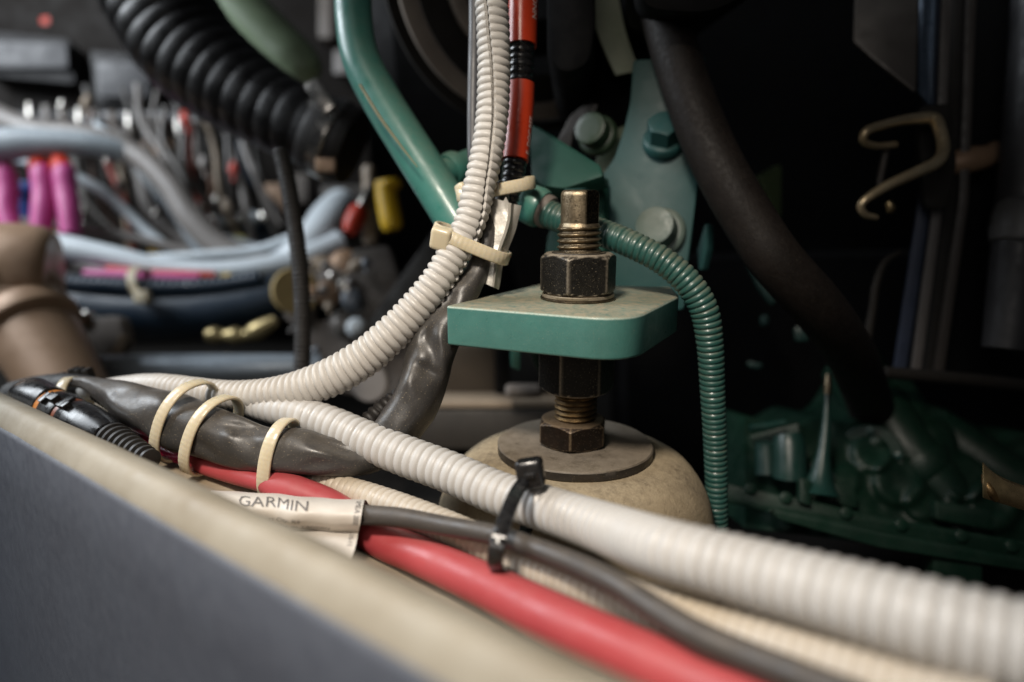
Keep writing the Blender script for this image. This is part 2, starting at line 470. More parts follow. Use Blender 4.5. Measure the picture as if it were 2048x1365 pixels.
struct('ledge_top', edge_sweep(None, amp=.9, top=True), LEDGE)

# ================================================================== ENGINE MOUNT (stud, nuts, washer, dome)
ST = P(1157, 550, 240); SX, SY = ST.x, ST.y
def z_at(py, y=None):
    v = (py - CY) / FPX; y = SY if y is None else y
    d = y / (math.cos(PITCH) - v * math.sin(PITCH))
    return CAM.z - d * (math.sin(PITCH) + v * math.cos(PITCH))
AX = Vector((SX, SY, 0)); ZUP = (0, 0, 1)
z_plate = z_at(597)
mount = thing('engine_mount', (SX, SY, z_at(1150)), 'threaded steel stud with black nuts rising from a dusty dome through the green foot', 'engine mount')
# upper plain end with two flats
zt, zs, zth = z_at(380), z_at(448), z_at(503)
prof = [(4.6, zt), (5.6, zt - .15), (6.3, zt - .6), (6.62, zt - 1.4)] + [(6.65, zt - 1.4 - (zt - 1.4 - zs) * i / 14) for i in range(1, 14)] + \
       [(6.6, zs + .25), (6.75, zs), (7.1, zs - .6), (7.2, zs - 1.2)]
prof = prof[::-1]
FLAT = math.radians(52)
def shaft_rf(th, r, z):
    if z < zs + .2: return r
    for a in (FLAT, FLAT + math.pi):
        c = math.cos(th - a)
        if c > .05: r = min(r, 5.15 / c)
    return r
def shaft_flat_shade(th, r, z):
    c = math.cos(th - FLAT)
    return 1. if (z > zs + .2 and c > .80) else 0.  # near-black oxide tone, with the shade of this flat painted into it
obj('shaft', lathe(AX, ZUP, prof, 120, shaft_rf, wear_shade=shaft_flat_shade), BRASS, mount)
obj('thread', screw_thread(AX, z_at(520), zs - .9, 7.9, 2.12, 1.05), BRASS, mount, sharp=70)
zn0, zn1 = z_at(586), z_at(506)
obj('nut', hex_nut(AX, ZUP, zn0, zn1, 13.85, math.radians(-20)), NUT, mount, sharp=35)
obj('nut_collar', lathe(AX, ZUP, [(7.6, zn1 - .3), (9.6, zn1 - .1), (9.3, zn1 + .35), (8.2, zn1 + .5), (7.7, zn1 + .4)], 64), NUT, mount)
def lw_rf(th, r, z):
    return r + .12 * noise.noise(Vector((math.cos(th) * 2, math.sin(th) * 2, z)))
zl = z_plate
def ring(z0, z1, ri, ro, m, nm, bv=.25):
    return obj(nm, lathe(AX, ZUP, [(ri, z0), (ro - bv, z0), (ro, z0 + bv), (ro, z1 - bv), (ro - bv, z1), (ri, z1)], 96, lw_rf, wear_shade=lambda th, r, z: .7 if r > ro - bv - .01 else 0), m, mount)
ring(zl + .02, zl + .8, 8.3, 13.3, BRASS, 'flat_washer', .15)
ring(zl + .85, zn0 + .05, 8.3, 12.7, mat('dusty_zinc_ring', (.20, .17, .13), .5, .6, specks=.5, wear_shade=(.4, .34, .25)), 'spring_washer', .15)
# below the foot plate
T_PL = 13.3
zb = z_plate - T_PL
zj = z_at(779)
obj('nut', hex_nut(AX, ZUP, zj, zb - .05, 13.85, math.radians(-29)), NUT, mount, sharp=35)
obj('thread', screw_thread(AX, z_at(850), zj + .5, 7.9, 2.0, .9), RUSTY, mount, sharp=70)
zk0, zk1 = z_at(883.5), z_at(836)
obj('jam_nut', hex_nut(AX - Vector((.9, 0, 0)), ZUP, zk0, zk1, 13.4, math.radians(-9)), mat('rusty_black_nut', (.012, .009, .007), .38, .5, col2=(.024, .014, .009), vs=160, bump=.3, bs=1500, dust=.25, dustcol=(.10, .06, .035), specks=.6, wear_shade=(.20, .145, .09)), mount, sharp=35)
zw1 = z_at(884); zw0 = zw1 - 3.6
obj('washer', lathe(AX, ZUP, [(9, zw0), (28.2, zw0), (28.7, zw0 + .5), (28.7, zw1 - .5), (28.2, zw1), (9, zw1)], 128, lambda th, r, z: r + (.18 * noise.noise(Vector((math.cos(th) * 3, math.sin(th) * 3, z * .6))) if r > 20 else 0), wear_shade=lambda th, r, z: .75 if 28 < r < 28.5 else 0), WASH, mount)
zd = zw0 - .05
dome_prof = [(6, zd), (30, zd), (34, zd - .5), (38, zd - 2.), (42, zd - 4.6), (45.5, zd - 8.5), (48.6, zd - 14), (51, zd - 21), (53, zd - 30), (54.5, zd - 40), (55.5, zd - 52), (56, zd - 62), (64, zd - 64), (66, zd - 66), (66, zd - 72)]
dp = catmull([(r, 0, z) for r, z in dome_prof], [0] * len(dome_prof), 5)
obj('dome', lathe(AX, ZUP, [(a[0], a[2]) for a in dp][::-1], 120, lambda th, r, z: r + .25 * noise.noise(Vector((math.cos(th) * r * .08, math.sin(th) * r * .08, z * .08)))), DOME, mount)

# ================================================================== ENGINE FOOT (plate, upright, gusset, bolts)
PN = Vector((0, 0, 1)); PP = Vector((0, 0, z_plate))
foot = thing('engine_bracket', on_plane(1100, 600, PP, PN), 'teal painted engine foot with thick dusty plate clamped between two black nuts', 'engine bracket')
A, B_, C_, D_, E_ = [on_plane(a, b, PP, PN) for a, b in ((891, 612), (1262, 641), (1359, 592), (1342, 574), (1080, 568))]
outl = round_corners([A, B_, C_, D_, E_], [1.5, 15, 3, 2, 2], 8)
g = slab(outl, (0, 0, -T_PL), .9, 3)
n_top = len(g[0])
wv = []
for v in g[0]:
    h = v[2] - z_plate
    wv.append(max(0., .75 - abs(h + .45) / .55))
obj('foot_plate', (g[0], g[1], wv), TEALD, foot, sharp=50)
UN = Vector((-.30, -.93, .20)).normalized(); UPT = P(1300, 420, 300)
up_px = [(1204, 350), (1228, 318), (1247, 262), (1260, 205), (1266, 120), (1410, 110), (1424, 325), (1396, 366), (1386, 450), (1372, 552), (1368, 620), (1206, 620)]
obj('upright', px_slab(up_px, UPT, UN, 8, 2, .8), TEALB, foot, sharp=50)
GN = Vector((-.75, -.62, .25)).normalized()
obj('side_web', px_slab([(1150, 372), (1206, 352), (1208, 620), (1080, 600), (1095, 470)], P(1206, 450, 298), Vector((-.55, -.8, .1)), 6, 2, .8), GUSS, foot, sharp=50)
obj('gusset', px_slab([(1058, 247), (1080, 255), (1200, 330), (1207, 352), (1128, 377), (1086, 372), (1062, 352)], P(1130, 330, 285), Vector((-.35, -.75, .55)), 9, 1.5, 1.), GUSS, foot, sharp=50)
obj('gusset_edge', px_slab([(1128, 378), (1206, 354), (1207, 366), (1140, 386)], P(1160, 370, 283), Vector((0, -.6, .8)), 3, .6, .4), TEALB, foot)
def bolt(px, py, d, n, rh, rf_, ht, m, hexa=False, ang=0.):
    n = Vector(n).normalized(); c = (on_plane(px, py, UPT, UN) if d is None else P(px, py, d)) + n * 1.
    fl = obj('bolt_flange', lathe(c, n, [(rf_, -2.5), (rf_, .2), (rf_ - .5, .9), (rh + .6, 1.5), (rh, 1.6)], 56, ref=(0, 0, 1)), m, foot)
    if hexa: obj('bolt_head', hex_nut(c, n, 1.2, ht, rh * 1.12, ang, bot=False, ref=(0, 0, 1), segs=96), m, fl, sharp=35)
    else: obj('bolt_head', lathe(c, n, [(rh, 1.2), (rh, ht - .6), (rh - .2, ht - .2), (rh - .8, ht), (rh * .5, ht + .05), (.5, ht + .1)], 56, ref=(0, 0, 1)), m, fl)
bolt(1322, 466, None, (-.44, -.84, .32), 8.2, 10.8, 11., mat('dusty_grey_green_bolt', (.11, .15, .13), .45, col2=(.08, .12, .10), vs=120, dust=.4, specks=.4))
bolt(1328, 282, None, (-.15, -.72, .68), 6.9, 9.2, 9.5, TEALB, True, .2)
bolt(1196, 272, 322, (-.50, -.80, .30), 7.6, 9.5, 9., mat('olive_green_bolt_paint', (.034, .060, .032), .4, specks=.2))
obj('lug', px_slab([(1060, 345), (1110, 290), (1140, 232), (1165, 212), (1196, 206), (1190, 222), (1166, 228), (1150, 250), (1140, 296), (1096, 340)], P(1140, 260, 335), Vector((-.3, -.9, .2)), 5, 1, .5), ZINC, foot)
obj('rib_plate', px_slab([(1200, 275), (1250, 250), (1245, 300), (1212, 350), (1190, 330)], P(1210, 300, 332), Vector((-.3, -.9, .3)), 5, 1, .5), mat('olive_plate_paint', (.06, .08, .04), .5), foot)
obj('edge_tab', px_slab([(1397, 540), (1394, 500), (1408, 452), (1412, 446), (1416, 452), (1414, 500), (1404, 540)], P(1405, 500, 312), Vector((-.75, -.6, .1)), 5, .6, .6), TEALB, foot)
obj('lower_rib', px_slab([(1020, 690), (1042, 690), (1040, 742), (1022, 735)], P(1030, 700, 320), Vector((0, -1, 0)), 8, 1, .6), TEAL, foot)
obj('lower_rib', px_slab([(1055, 690), (1100, 690), (1095, 770), (1070, 735)], P(1075, 700, 330), Vector((0, -1, 0)), 8, 1, .6), GREEN, foot)

# ================================================================== TEAL PIPE, FITTING AND GREEN HOSE
pipe = thing('coolant_pipe', P(920, 470, 290), 'thick teal painted pipe bent downward behind the white ribbed conduit', 'pipe')
obj('pipe_body', tube_px([(704, -260, 304, 37), (706, -60, 300, 37), (708, 40, 299, 37), (722, 118, 297, 38), (760, 195, 295, 40), (812, 280, 291, 41), (866, 365, 287, 42), (920, 452, 283, 43), (960, 520, 280, 43)], segs=48, step=1.5), TEAL, pipe)
obj('branch', tube_px([(880, 352, 292, 30), (915, 336, 300, 27), (950, 322, 310, 27), (985, 310, 320, 27)], segs=32), TEAL, pipe)
obj('branch_collar', tube_px([(897, 344, 296, 34), (903, 341, 297, 36), (909, 338, 299, 36), (915, 335, 300, 33)], segs=32, step=.5), TEAL, pipe)
obj('scratch', tube_px([(720, 170, 279, 3), (760, 235, 276, 3.4), (800, 290, 273.6, 2.5), (835, 335, 271.5, 1)], segs=8), mat('bare_primer', (.20, .19, .11), .5), pipe)
gh = thing('green_hose', P(1430, 1050, 262), 'teal ribbed hose looping over the foot and down beside the dome', 'hose')
HP = [(1076, 418, 268, 28), (1110, 434, 264, 28), (1160, 452, 258, 28), (1215, 470, 252, 28), (1275, 495, 246, 28), (1330, 525, 243, 28.5), (1378, 568, 242, 29), (1408, 620, 243, 29), (1420, 690, 246, 27), (1425, 780, 251, 25), (1430, 880, 257, 23.5), (1433, 980, 262, 22.5), (1434, 1080, 268, 22), (1434, 1300, 284, 21)]
obj('hose_body', tube_px(HP, segs=40, step=.25, prof=corrug(2.18, .12, 2.6)), mat('teal_ribbed_hose', (.024, .088, .075), .38, col2=(.018, .070, .060), vs=60, dust=.45, specks=.3, coat=.3, bump=.06), gh, sharp=80)
fit = tube_px([(1052, 404, 272, 34), (1056, 406, 271, 38), (1066, 411, 270, 40), (1080, 417, 268.5, 40), (1086, 420, 268, 37)], segs=40, step=.5)
obj('hose_nut', fit, TEAL, gh)
obj('hose_collar', tube_px([(1086, 420, 268, 33), (1090, 422, 267.6, 34), (1096, 425, 267, 34), (1100, 427, 266.6, 32)], segs=40, step=.4), TAUPE, gh)

# ================================================================== WHITE CONDUITS
def seam1(S): return np.interp(S - 27.8, [0, 20, 60, 75, 100, 130, 400], [.50, .30, -.16, -.35, -.95, -1.25, -2.2])
C1 = [(960, -200, 244, 33), (979, -45, 243, 33), (983, 0, 243, 33.5), (987, 80, 243, 33.5), (988, 150, 243, 33.5), (984, 235, 242, 33), (973, 310, 241, 33), (955, 390, 240, 33), (937, 452, 239, 33), (908, 508, 238, 34), (872, 567, 237, 35), (828, 622, 237, 36.5), (780, 672, 237, 38), (730, 715, 238, 39.5), (676, 748, 239, 40), (618, 772, 241, 38), (556, 786, 244, 34), (492, 790, 248, 30), (430, 787, 253, 28), (372, 779, 259, 27), (310, 773, 266, 26), (240, 775, 274, 22), (170, 785, 282, 18)]
p_, r_ = px_path(C1)
X1, _ = resample(catmull(p_, r_, 24), .28)
def c1_prof(S, TH, R):
    q = (S / 2.85 + .45 * TH / (2 * math.pi)) % 1.
    L_ = S.max()
    k = np.clip((S - 111.8) / 12., 0, 1)                      # bends open below the tie: deeper valleys
    fade = 1 - .75 * np.clip((S - 242.8) / 30., 0, 1)
    dep = (.165 + .02 * k) * fade
    kk = 3.4 - 1.0 * k
    return R * (1 - dep * np.abs(2 * q - 1) ** kk + .008 * (1 - k) * np.cos(4 * math.pi * (q - .5)))
w1 = obj('white_conduit', wobble(sweep(p_, r_, segs=57, step=.28, prof=c1_prof, open_seam=seam1), .12, .12), WHITE, sharp=60)
tag(w1, 'white ribbed conduit hanging from the top and curving left above the black sleeve', 'conduit', 'white ribbed conduits')
C2 = [(497, 812, 249, 20), (520, 815, 246, 25), (552, 820, 243, 30), (600, 828, 240, 34), (660, 849, 236, 37), (722, 876, 231, 39), (800, 908, 224, 41), (900, 945, 215, 42), (1000, 988, 204, 44), (1075, 1012, 195, 46), (1150, 1037, 185, 49), (1240, 1068, 169, 55), (1340, 1102, 148, 62), (1500, 1146, 135, 70), (1665, 1190, 124, 77), (1850, 1242, 114, 87), (2048, 1296, 106, 95), (2260, 1350, 98, 104)]
WHITE2 = mat('white_conduit_clean', (.45, .44, .425), .45, col2=(.42, .405, .385), vs=35, dust=.1, specks=.1, speckcol=(.25, .18, .1))
w2 = obj('white_conduit', tube_px(C2, segs=56, step=.32, prof=lambda S, TH, R: R * (1 - np.interp(S, [0, 60, 140, 400], [.085, .09, .115, .125]) * np.abs(2 * ((S / 3.1) % 1.) - 1) ** 2.6)), WHITE2, sharp=60)
tag(w2, 'fat white ribbed conduit running from the sleeve to the lower right corner', 'conduit', 'white ribbed conduits')
C3 = [(590, 950, 238, 20), (630, 960, 232, 24), (680, 977, 226, 27), (742, 996, 219, 29), (850, 1036, 206, 32), (960, 1084, 192, 35), (1060, 1130, 180, 38), (1150, 1166, 168, 42), (1250, 1200, 158, 47), (1340, 1232, 148, 52), (1500, 1285, 134, 58), (1665, 1335, 123, 64), (1850, 1395, 112, 70), (2000, 1440, 104, 74)]
w3 = obj('white_conduit', tube_px(C3, segs=56, step=.3, prof=corrug(2.7, .09, 2.6)), mat('stained_white_conduit', (.46, .415, .355), .45, col2=(.40, .335, .25), vs=35, dust=.2, specks=.15), sharp=60)
tag(w3, 'stained white ribbed conduit lying lowest, under the thin black cable', 'conduit', 'white ribbed conduits')

# ================================================================== SLEEVE, CABLES
gc = obj('grey_cable', tube_px([(950, -240, 254, 13), (950, -40, 252, 13), (950, 60, 252, 13), (948, 160, 252, 13), (947, 250, 252, 13), (950, 330, 252, 13), (972, 390, 252, 13), (1000, 430, 251, 13)], segs=24), GREYC)
tag(gc, 'slate grey cable hanging close beside the white conduit', 'cable')
SL = [(1004, 372, 254, 13), (998, 410, 251, 17), (984, 455, 247, 20), (966, 510, 244, 22), (946, 556, 242, 26), (918, 604, 240, 34), (892, 650, 239, 41), (868, 700, 238, 45), (847, 752, 237, 49), (826, 806, 236, 49), (800, 850, 234, 46), (772, 884, 233, 43), (738, 908, 230, 38), (700, 918, 228, 37), (650, 914, 227, 41), (590, 905, 227, 45), (530, 899, 229, 45), (470, 882, 232, 49), (415, 866, 236, 53), (360, 846, 241, 54), (300, 822, 247, 47), (250, 800, 253, 36), (208, 782, 260, 22), (176, 770, 266, 12), (130, 765, 274, 10)]
g = tube_px(SL, segs=72, step=.8, prof=lambda S, TH, R: R * (1 + .035 * np.sin(3 * TH + S * .07) + .03 * np.sin(5 * TH - S * .11 + 1) + .02 * np.sin(2 * TH + S * .23)))
def sp(a, b, d): return P(a, b, d)
for (a, b, d, ax, ln, wd, dep) in [
        (856, 690, 232, (.25, 0, -.9), 12, 2.6, 2.4), (884, 700, 231, (.1, 0, -.9), 11, 2.3, -1.6), (858, 742, 229, (.8, 0, -.5), 6, 1.8, 1.6),
        (820, 770, 229, (.4, 0, -.9), 12, 3, -1.0), (905, 590, 234, (-.5, 0, -.8), 12, 2.5, 1.6), (930, 560, 235, (-.5, 0, -.8), 10, 2, -1.0), (845, 655, 234, (-.3, 0, -.9), 10, 3, -.8),
        (470, 850, 225, (.8, 0, -.15), 9, 2.2, 2.4), (452, 866, 224, (.4, 0, -.9), 5, 2., -1.2), (520, 850, 224, (.95, 0, -.2), 9, 2.4, 1.5), (500, 870, 222, (.9, 0, -.3), 10, 2.6, -1.2),
        (350, 810, 236, (.2, 0, -.9), 6, 2.6, 1.8), (330, 830, 237, (.4, 0, -.9), 8, 2.4, -1.3), (690, 895, 222, (.9, 0, -.35), 8, 2.4, 2.6), (660, 880, 223, (.9, 0, -.3), 8, 2., 1.8), (640, 905, 221, (.9, 0, -.1), 9, 2.4, -1.2),
        (270, 800, 246, (.9, 0, -.4), 12, 2.2, 1.5), (430, 905, 226, (.9, 0, -.3), 14, 2.6, 1.2), (600, 935, 219, (.9, 0, .1), 12, 2.4, 1.0), (400, 830, 232, (.6, 0, -.5), 5, 2., -1.2)]:
    g = dent(g, sp(a, b, d), ax, ln, wd, dep)
g = wobble(g, 1.0, .06, 3.); g = wobble(g, .16, .2, 9.)
sl = obj('cable_sleeve', g, SLEEVE, sharp=60)
tag(sl, 'wrinkled charcoal sleeve looping under the green foot into the tied bundle', 'cable sleeve')
rib = obj('ribbed_boot', tube_px([(735, 845, 240, 20), (765, 818, 243, 19), (800, 790, 246, 17), (825, 770, 249, 16)], segs=32, step=.3, prof=corrug(2.6, .22, 2.2)), BLKR)
tag(rib, 'short black ribbed boot poking out behind the wrinkled sleeve', 'cable boot')

rc = thing('red_cable', P(700, 1020, 215), 'thick red cable running along the ledge under the white tag', 'cable')
def smooth_noise(S, TH, R): return R
obj('jacket', tube_px([(590, 985, 222, 33), (650, 1008, 219, 33), (700, 1038, 215, 34), (760, 1078, 207, 36), (835, 1110, 198, 38), (960, 1166, 178, 43), (1107, 1238, 155, 51), (1230, 1292, 143, 53), (1400, 1368, 130, 57), (1560, 1440, 118, 62)], segs=40, step=1.2), RED, rc)
obj('jacket_end', tube_px([(528, 966, 226, 19), (536, 968, 225.5, 24), (545, 970, 225, 27.5), (560, 975, 224, 31), (592, 986, 222, 33.5), (600, 989, 221.5, 33)], segs=40, step=.5), RED, rc)
obj('inner_jacket', tube_px([(392, 924, 240, 17), (400, 928, 239, 18), (430, 938, 236, 18.5), (470, 950, 232, 19), (530, 966, 226, 19.5), (545, 971, 225, 19)], segs=32, step=1.), RED, rc)
obj('core', tube_px([(235, 862, 256, 12), (285, 884, 250, 14), (330, 903, 246, 15), (370, 917, 242, 15), (410, 930, 238, 15)], segs=32, step=1.), mat('crimson_core_jacket', (.33, .02, .06), .3, coat=.3), rc)
bc = obj('black_cable', tube_px([(560, 1010, 216, 16), (640, 1016, 210, 18), (727, 1030, 201, 20), (800, 1036, 196, 20), (888, 1052, 189, 20), (996, 1072, 178, 20), (1083, 1102, 167, 21), (1160, 1133, 157, 23), (1230, 1167, 148, 25), (1310, 1218, 138, 27), (1400, 1272, 129, 30), (1483, 1308, 124, 31), (1592, 1350, 115, 32), (1720, 1400, 106, 34)], segs=32, step=1.2), BLKC)
tag(bc, 'thin black cable crossing over the red cable, passing through the white tag', 'cable')

# ================================================================== LABEL TAG ON THE BLACK CABLE
lt = thing('cable_tag', P(700, 1110, 195), 'white printed tag folded round the thin black cable', 'cable tag')
RP = [P(*q) for q in ((737, 1012, 213), (731, 1003, 208), (727, 1004, 203), (724, 1016, 197), (721, 1034, 194.5), (719, 1050, 195), (717, 1060, 197.5), (716, 1067, 200), (715, 1070, 199), (713, 1082, 194.5), (708, 1102, 191), (700, 1124, 189))]
LP = [P(a - 298 - (6 if k < 3 else 0), b - 22, d + 10) for k, (a, b, d) in enumerate(((737, 1012, 213), (731, 1003, 208), (727, 1004, 203), (724, 1016, 197), (721, 1034, 194.5), (719, 1050, 195), (717, 1060, 197.5), (716, 1067, 200), (715, 1070, 199), (713, 1082, 194.5), (708, 1102, 191), (700, 1124, 189)))]
RPd = catmull(RP, [0] * len(RP), 6)[:, :3]; LPd = catmull(LP, [0] * len(LP), 6)[:, :3]
def tag_pt(u, v, lift=0.):
    """u 0..1 left to right, v 0..1 top to bottom"""
    f = v * (len(RPd) - 1); i = min(int(f), len(RPd) - 2); t = f - i
    a = LPd[i] * (1 - t) + LPd[i + 1] * t; b = RPd[i] * (1 - t) + RPd[i + 1] * t
    p = Vector(a * (1 - u) + b * u)
    p += Vector((0, -1, .2)) * (.9 * math.sin(u * 11 + v * 2) * math.sin(v * 4 + .3) * .8 + .5 * math.sin(u * 23 + 1))
    if lift: p += (CAM - p).normalized() * lift
    return p
nu, nv = 30, 56
V = [tag_pt(i / (nu - 1), j / (nv - 1)) for i in range(nu) for j in range(nv)]
V2 = [v + Vector((0, .25, -.02)) for v in V]
F = grid_faces(nu, nv, False); k = len(V)
F2 = [tuple(k + q for q in f[::-1]) for f in F]
rimF = []
for i in range(nu - 1):
    for j in (0, nv - 1): rimF.append((i * nv + j, (i + 1) * nv + j, k + (i + 1) * nv + j, k + i * nv + j))
for j in range(nv - 1):
    for i in (0, nu - 1): rimF.append((i * nv + j, i * nv + j + 1, k + i * nv + j + 1, k + i * nv + j))
obj('tag_sheet', (V + V2, F + F2 + rimF), LABEL, lt)
def print_on_tag(s, size, u0, v0, du, dv, rot=False, bold=0):
    TV, TF = text_geo(s, 1.)
    out = []
    for x, y, z in TV:
        if rot: u, v = u0 + y * dv, v0 + x * du
        else: u, v = u0 + x * du, v0 - y * dv
        out.append(tag_pt(min(.995, max(.0, u)), min(.995, max(.0, v)), .3))
    return out, TF
pr = print_on_tag('GARMIN', 1, .175, .345, .128, .155)
obj('brand_print', pr, INK, lt, smooth=False)
obj('small_print', print_on_tag('Kansas City, KS', 1, .29, .50, .052, .075), INK, lt, smooth=False)
obj('small_print', print_on_tag('MADE IN TAIWAN', 1, .42, .60, .048, .065), INK, lt, smooth=False)
obj('edge_print', print_on_tag('NMEA 2000', 1, .952, .18, .062, .05, True), INK, lt, smooth=False)
obj('edge_print', print_on_tag('010-11', 1, .945, .74, .055, .045, True), INK, lt, smooth=False)

# ================================================================== BLACK RIBBED CONDUIT WITH RED PRINTED SLEEVES
rs = thing('marked_conduit', P(1030, 400, 262), 'black ribbed conduit wearing two red printed sleeves beside the white conduit', 'conduit')
K = [(1040, -260, 264, 27), (1044, -50, 262, 27), (1044, 40, 262, 27), (1042, 120, 262, 26.5), (1038, 200, 262, 26), (1033, 280, 261, 25), (1027, 345, 260, 24), (1017, 400, 259, 22), (1005, 450, 257, 20)]
kp, kr = px_path(K)
obj('conduit_body', sweep(kp, kr, segs=40, step=.25, prof=corrug(2.7, .13, 2.6)), BLKP, rs, sharp=70)
def sleeve(lst, nm='red_sleeve'):
    p, r = px_path(lst)
    return obj(nm, sweep(p, r, segs=48, step=1.), REDS, rs), p, r
s1, p1, r1 = sleeve([(1045, -50, 262, 31.5), (1045, 0, 262, 31), (1044, 50, 262, 31), (1043, 93, 262, 31)])
s2, p2, r2 = sleeve([(1041, 170, 262, 29), (1039, 215, 261.5, 29), (1034, 275, 261, 28.5), (1029, 322, 260, 28)])
def print_on_sleeve(s, p, r, size, t0, ang0, parent):
    X, S = resample(catmull(p, r, 24), .5); T, N, B = frames(X[:, :3])
    sgn = 1. if (Vector(B[0]).x > 0) else -1.
    TV, TF = text_geo(s, size); out = []
    for x, y, z in TV:
        t = t0 - x                                                       # reads upwards
        i = int(min(len(S) - 1, max(0, t / .5)))
        a = ang0 + y / X[i, 3]
        a_ = a * sgn
        # baseline on the right, letters' tops to the left
        a_ = (ang0 - y / X[i, 3]) * sgn
        c = X[i, :3] + (min(t, S[-1]) - S[i]) * T[i]
        out.append(Vector(c + (X[i, 3] + .15) * (math.cos(a_) * N[i] + math.sin(a_) * B[i])))
    obj('print', (out, TF), INKW, parent, smooth=False)
print_on_sleeve('NNOC', p1, r1, 3.6, 18.6, 1.10, s1)
print_on_sleeve('E  DOC.REF.', p2, r2, 2.9, 28.0, 1.18, s2)

# silver tape wrapped round the thin part of the sleeve
tp = thing('silver_tape', P(990, 570, 246), 'crumpled strip of silver tape stuck along the cables behind the nylon tie', 'tape')
V = []
nt_ = 22
for i in range(nt_):
    f = i / (nt_ - 1)
    cx_ = 1012 - 34 * f + 3 * math.sin(f * 7); cy_ = 404 + 168 * f
    wdt = 36 - 14 * f
    for j in range(13):
        a = -1. + 2. * j / 12
        crump = .6 * noise.noise(Vector((f * 5, a * 1.6, 2)))
        V.append(P(cx_ + wdt * math.sin(a) + 3 * crump, cy_ + 8 * math.sin(a * 1.3) - (10 if i == 0 and j == 6 else 0), 247 - 4.5 * math.cos(a) - 1.2 * crump - (2.2 if j == 8 else 0)))
k = len(V); F = grid_faces(nt_, 13, False)
obj('tape_strip', (V + [v + Vector((0, .35, 0)) for v in V], F + [tuple(k + q for q in f[::-1]) for f in F] + [(i * 13 + j, (i + 1) * 13 + j, k + (i + 1) * 13 + j, k + i * 13 + j) for i in range(nt_ - 1) for j in (0, 12)]), FOIL, tp, sharp=25)

# ================================================================== CABLE TIES
TG = 'nylon cable ties'
def tie(label, c, A, Bv, W, width, thick, m=NYLON, head=None, hs=(6, 7, 5), tail=None, pw=2.2, group=TG):
    t = thing('cable_tie', c + A if A.z < 0 else c - A, label, 'cable tie', group)
    obj('strap', band(ellipse_loop(c, A, Bv, 22, pw), W, width, thick), m, t, sharp=50)
    if head:
        hc, hx, hz = head                         # centre, along strap, outward
        hx = Vector(hx).normalized(); hz = Vector(hz); hz = (hz - hx * hz.dot(hx)).normalized(); hy = hz.cross(hx)
        h = obj('head', box(hc, hx, hy, hz, *hs, bevel=1.5, seg=3), m, t, sharp=50)
        if tail: obj('tail', box(hc + hz * (hs[2] * .5 + .6), hy, hx, hz, width * .8, thick, 1.4, .2), m, h)
    return t
px_ = 240 / FPX
def off(a, b, dd, d0=240): return RT * (a * d0 / FPX) - UP * (b * d0 / FPX) + FW * dd
# the tie in focus round the white conduit and the sleeve
c = P(944, 487, 243)
tie('cream nylon tie holding the white conduit to the silver tape', c, off(73, 30, 2), off(-4, 12, -9.5), off(-30, 80, 0), 4.6, 1.3,
    head=(P(884, 477, 235), off(75, 22, -2), off(-25, 10, -5)), hs=(7.2, 7.8, 5.6), pw=2.6)
c = P(992, 378, 252)
tie('cream nylon tie above it, round the black ribbed conduit', c, off(76, -16, 2, 250), off(4, 12, -8.5, 250), off(10, 90, 0), 4.6, 1.3,
    head=(P(929, 389, 252), off(10, 40, 0), off(-40, 0, -5)), hs=(8.5, 5.2, 5), pw=2.4)
# the three ties of the bundle: loops square to the sleeve's own path
SLX, _s = resample(catmull(*px_path(SL), 24), .5)
SLT = frames(SLX[:, :3])[0]
def at_px(x0, ymin):
    best = None
    for i in range(len(SLX)):
        w = Vector(SLX[i, :3]) - CAM; dd = w.dot(FW)
        x = CX + w.dot(RT) / dd * FPX; y = CY - w.dot(UP) / dd * FPX
        if y > ymin and (best is None or abs(x - x0) < best[0]): best = (abs(x - x0), i)
    return best[1]
for lab, x0, up, dn, sh in (('cream nylon tie leftmost of three round the black sleeve', 362, 15.5, 14.5, .12), ('cream nylon tie in the middle of three round the black sleeve', 418, 13.0, 15.5, .12), ('cream nylon tie nearest the white tag, right of three', 556, 10.0, 16.5, .10)):
    i = at_px(x0, 740); cc = Vector(SLX[i, :3]); T_ = Vector(SLT[i]); r = SLX[i, 3]
    if T_.x < 0: T_ = -T_
    Bv = Vector((T_.y, -T_.x, 0)).normalized()
    if Bv.y > 0: Bv = -Bv
    A = Bv.cross(T_).normalized()
    if A.z < 0: A = -A
    A = (A + RT * sh * 2).normalized()
    cc = cc + A * (up - dn) / 2 - Bv * 1.5
    tie(lab, cc, A * (up + dn) / 2, Bv * (r + 2.1), T_, 4.5, 1.2, pw=2.3)
c = P(150, 800, 272)
tie('short cream nylon tie at the far left end of the black sleeve', c, P(160, 764, 276) - c, P(122, 778, 264) - c, (P(160, 764, 276) - c).cross(P(122, 778, 264) - c), 4.2, 1.1)
# black tie round the fat conduit and the black cable
c = P(1036, 1042, 190)
A = P(1062, 958, 200) - c; Bv = P(1006, 1052, 169) - c
tie('black tie with square head round the fat white conduit and black cable', c, A, Bv, A.cross(Bv), 4.0, 1.3, BLKT,
    head=(P(1061, 946, 190), off(8, 50, 0), off(-14, -5, -20)), hs=(8, 7.6, 7), tail=1, pw=2.4, group=None)

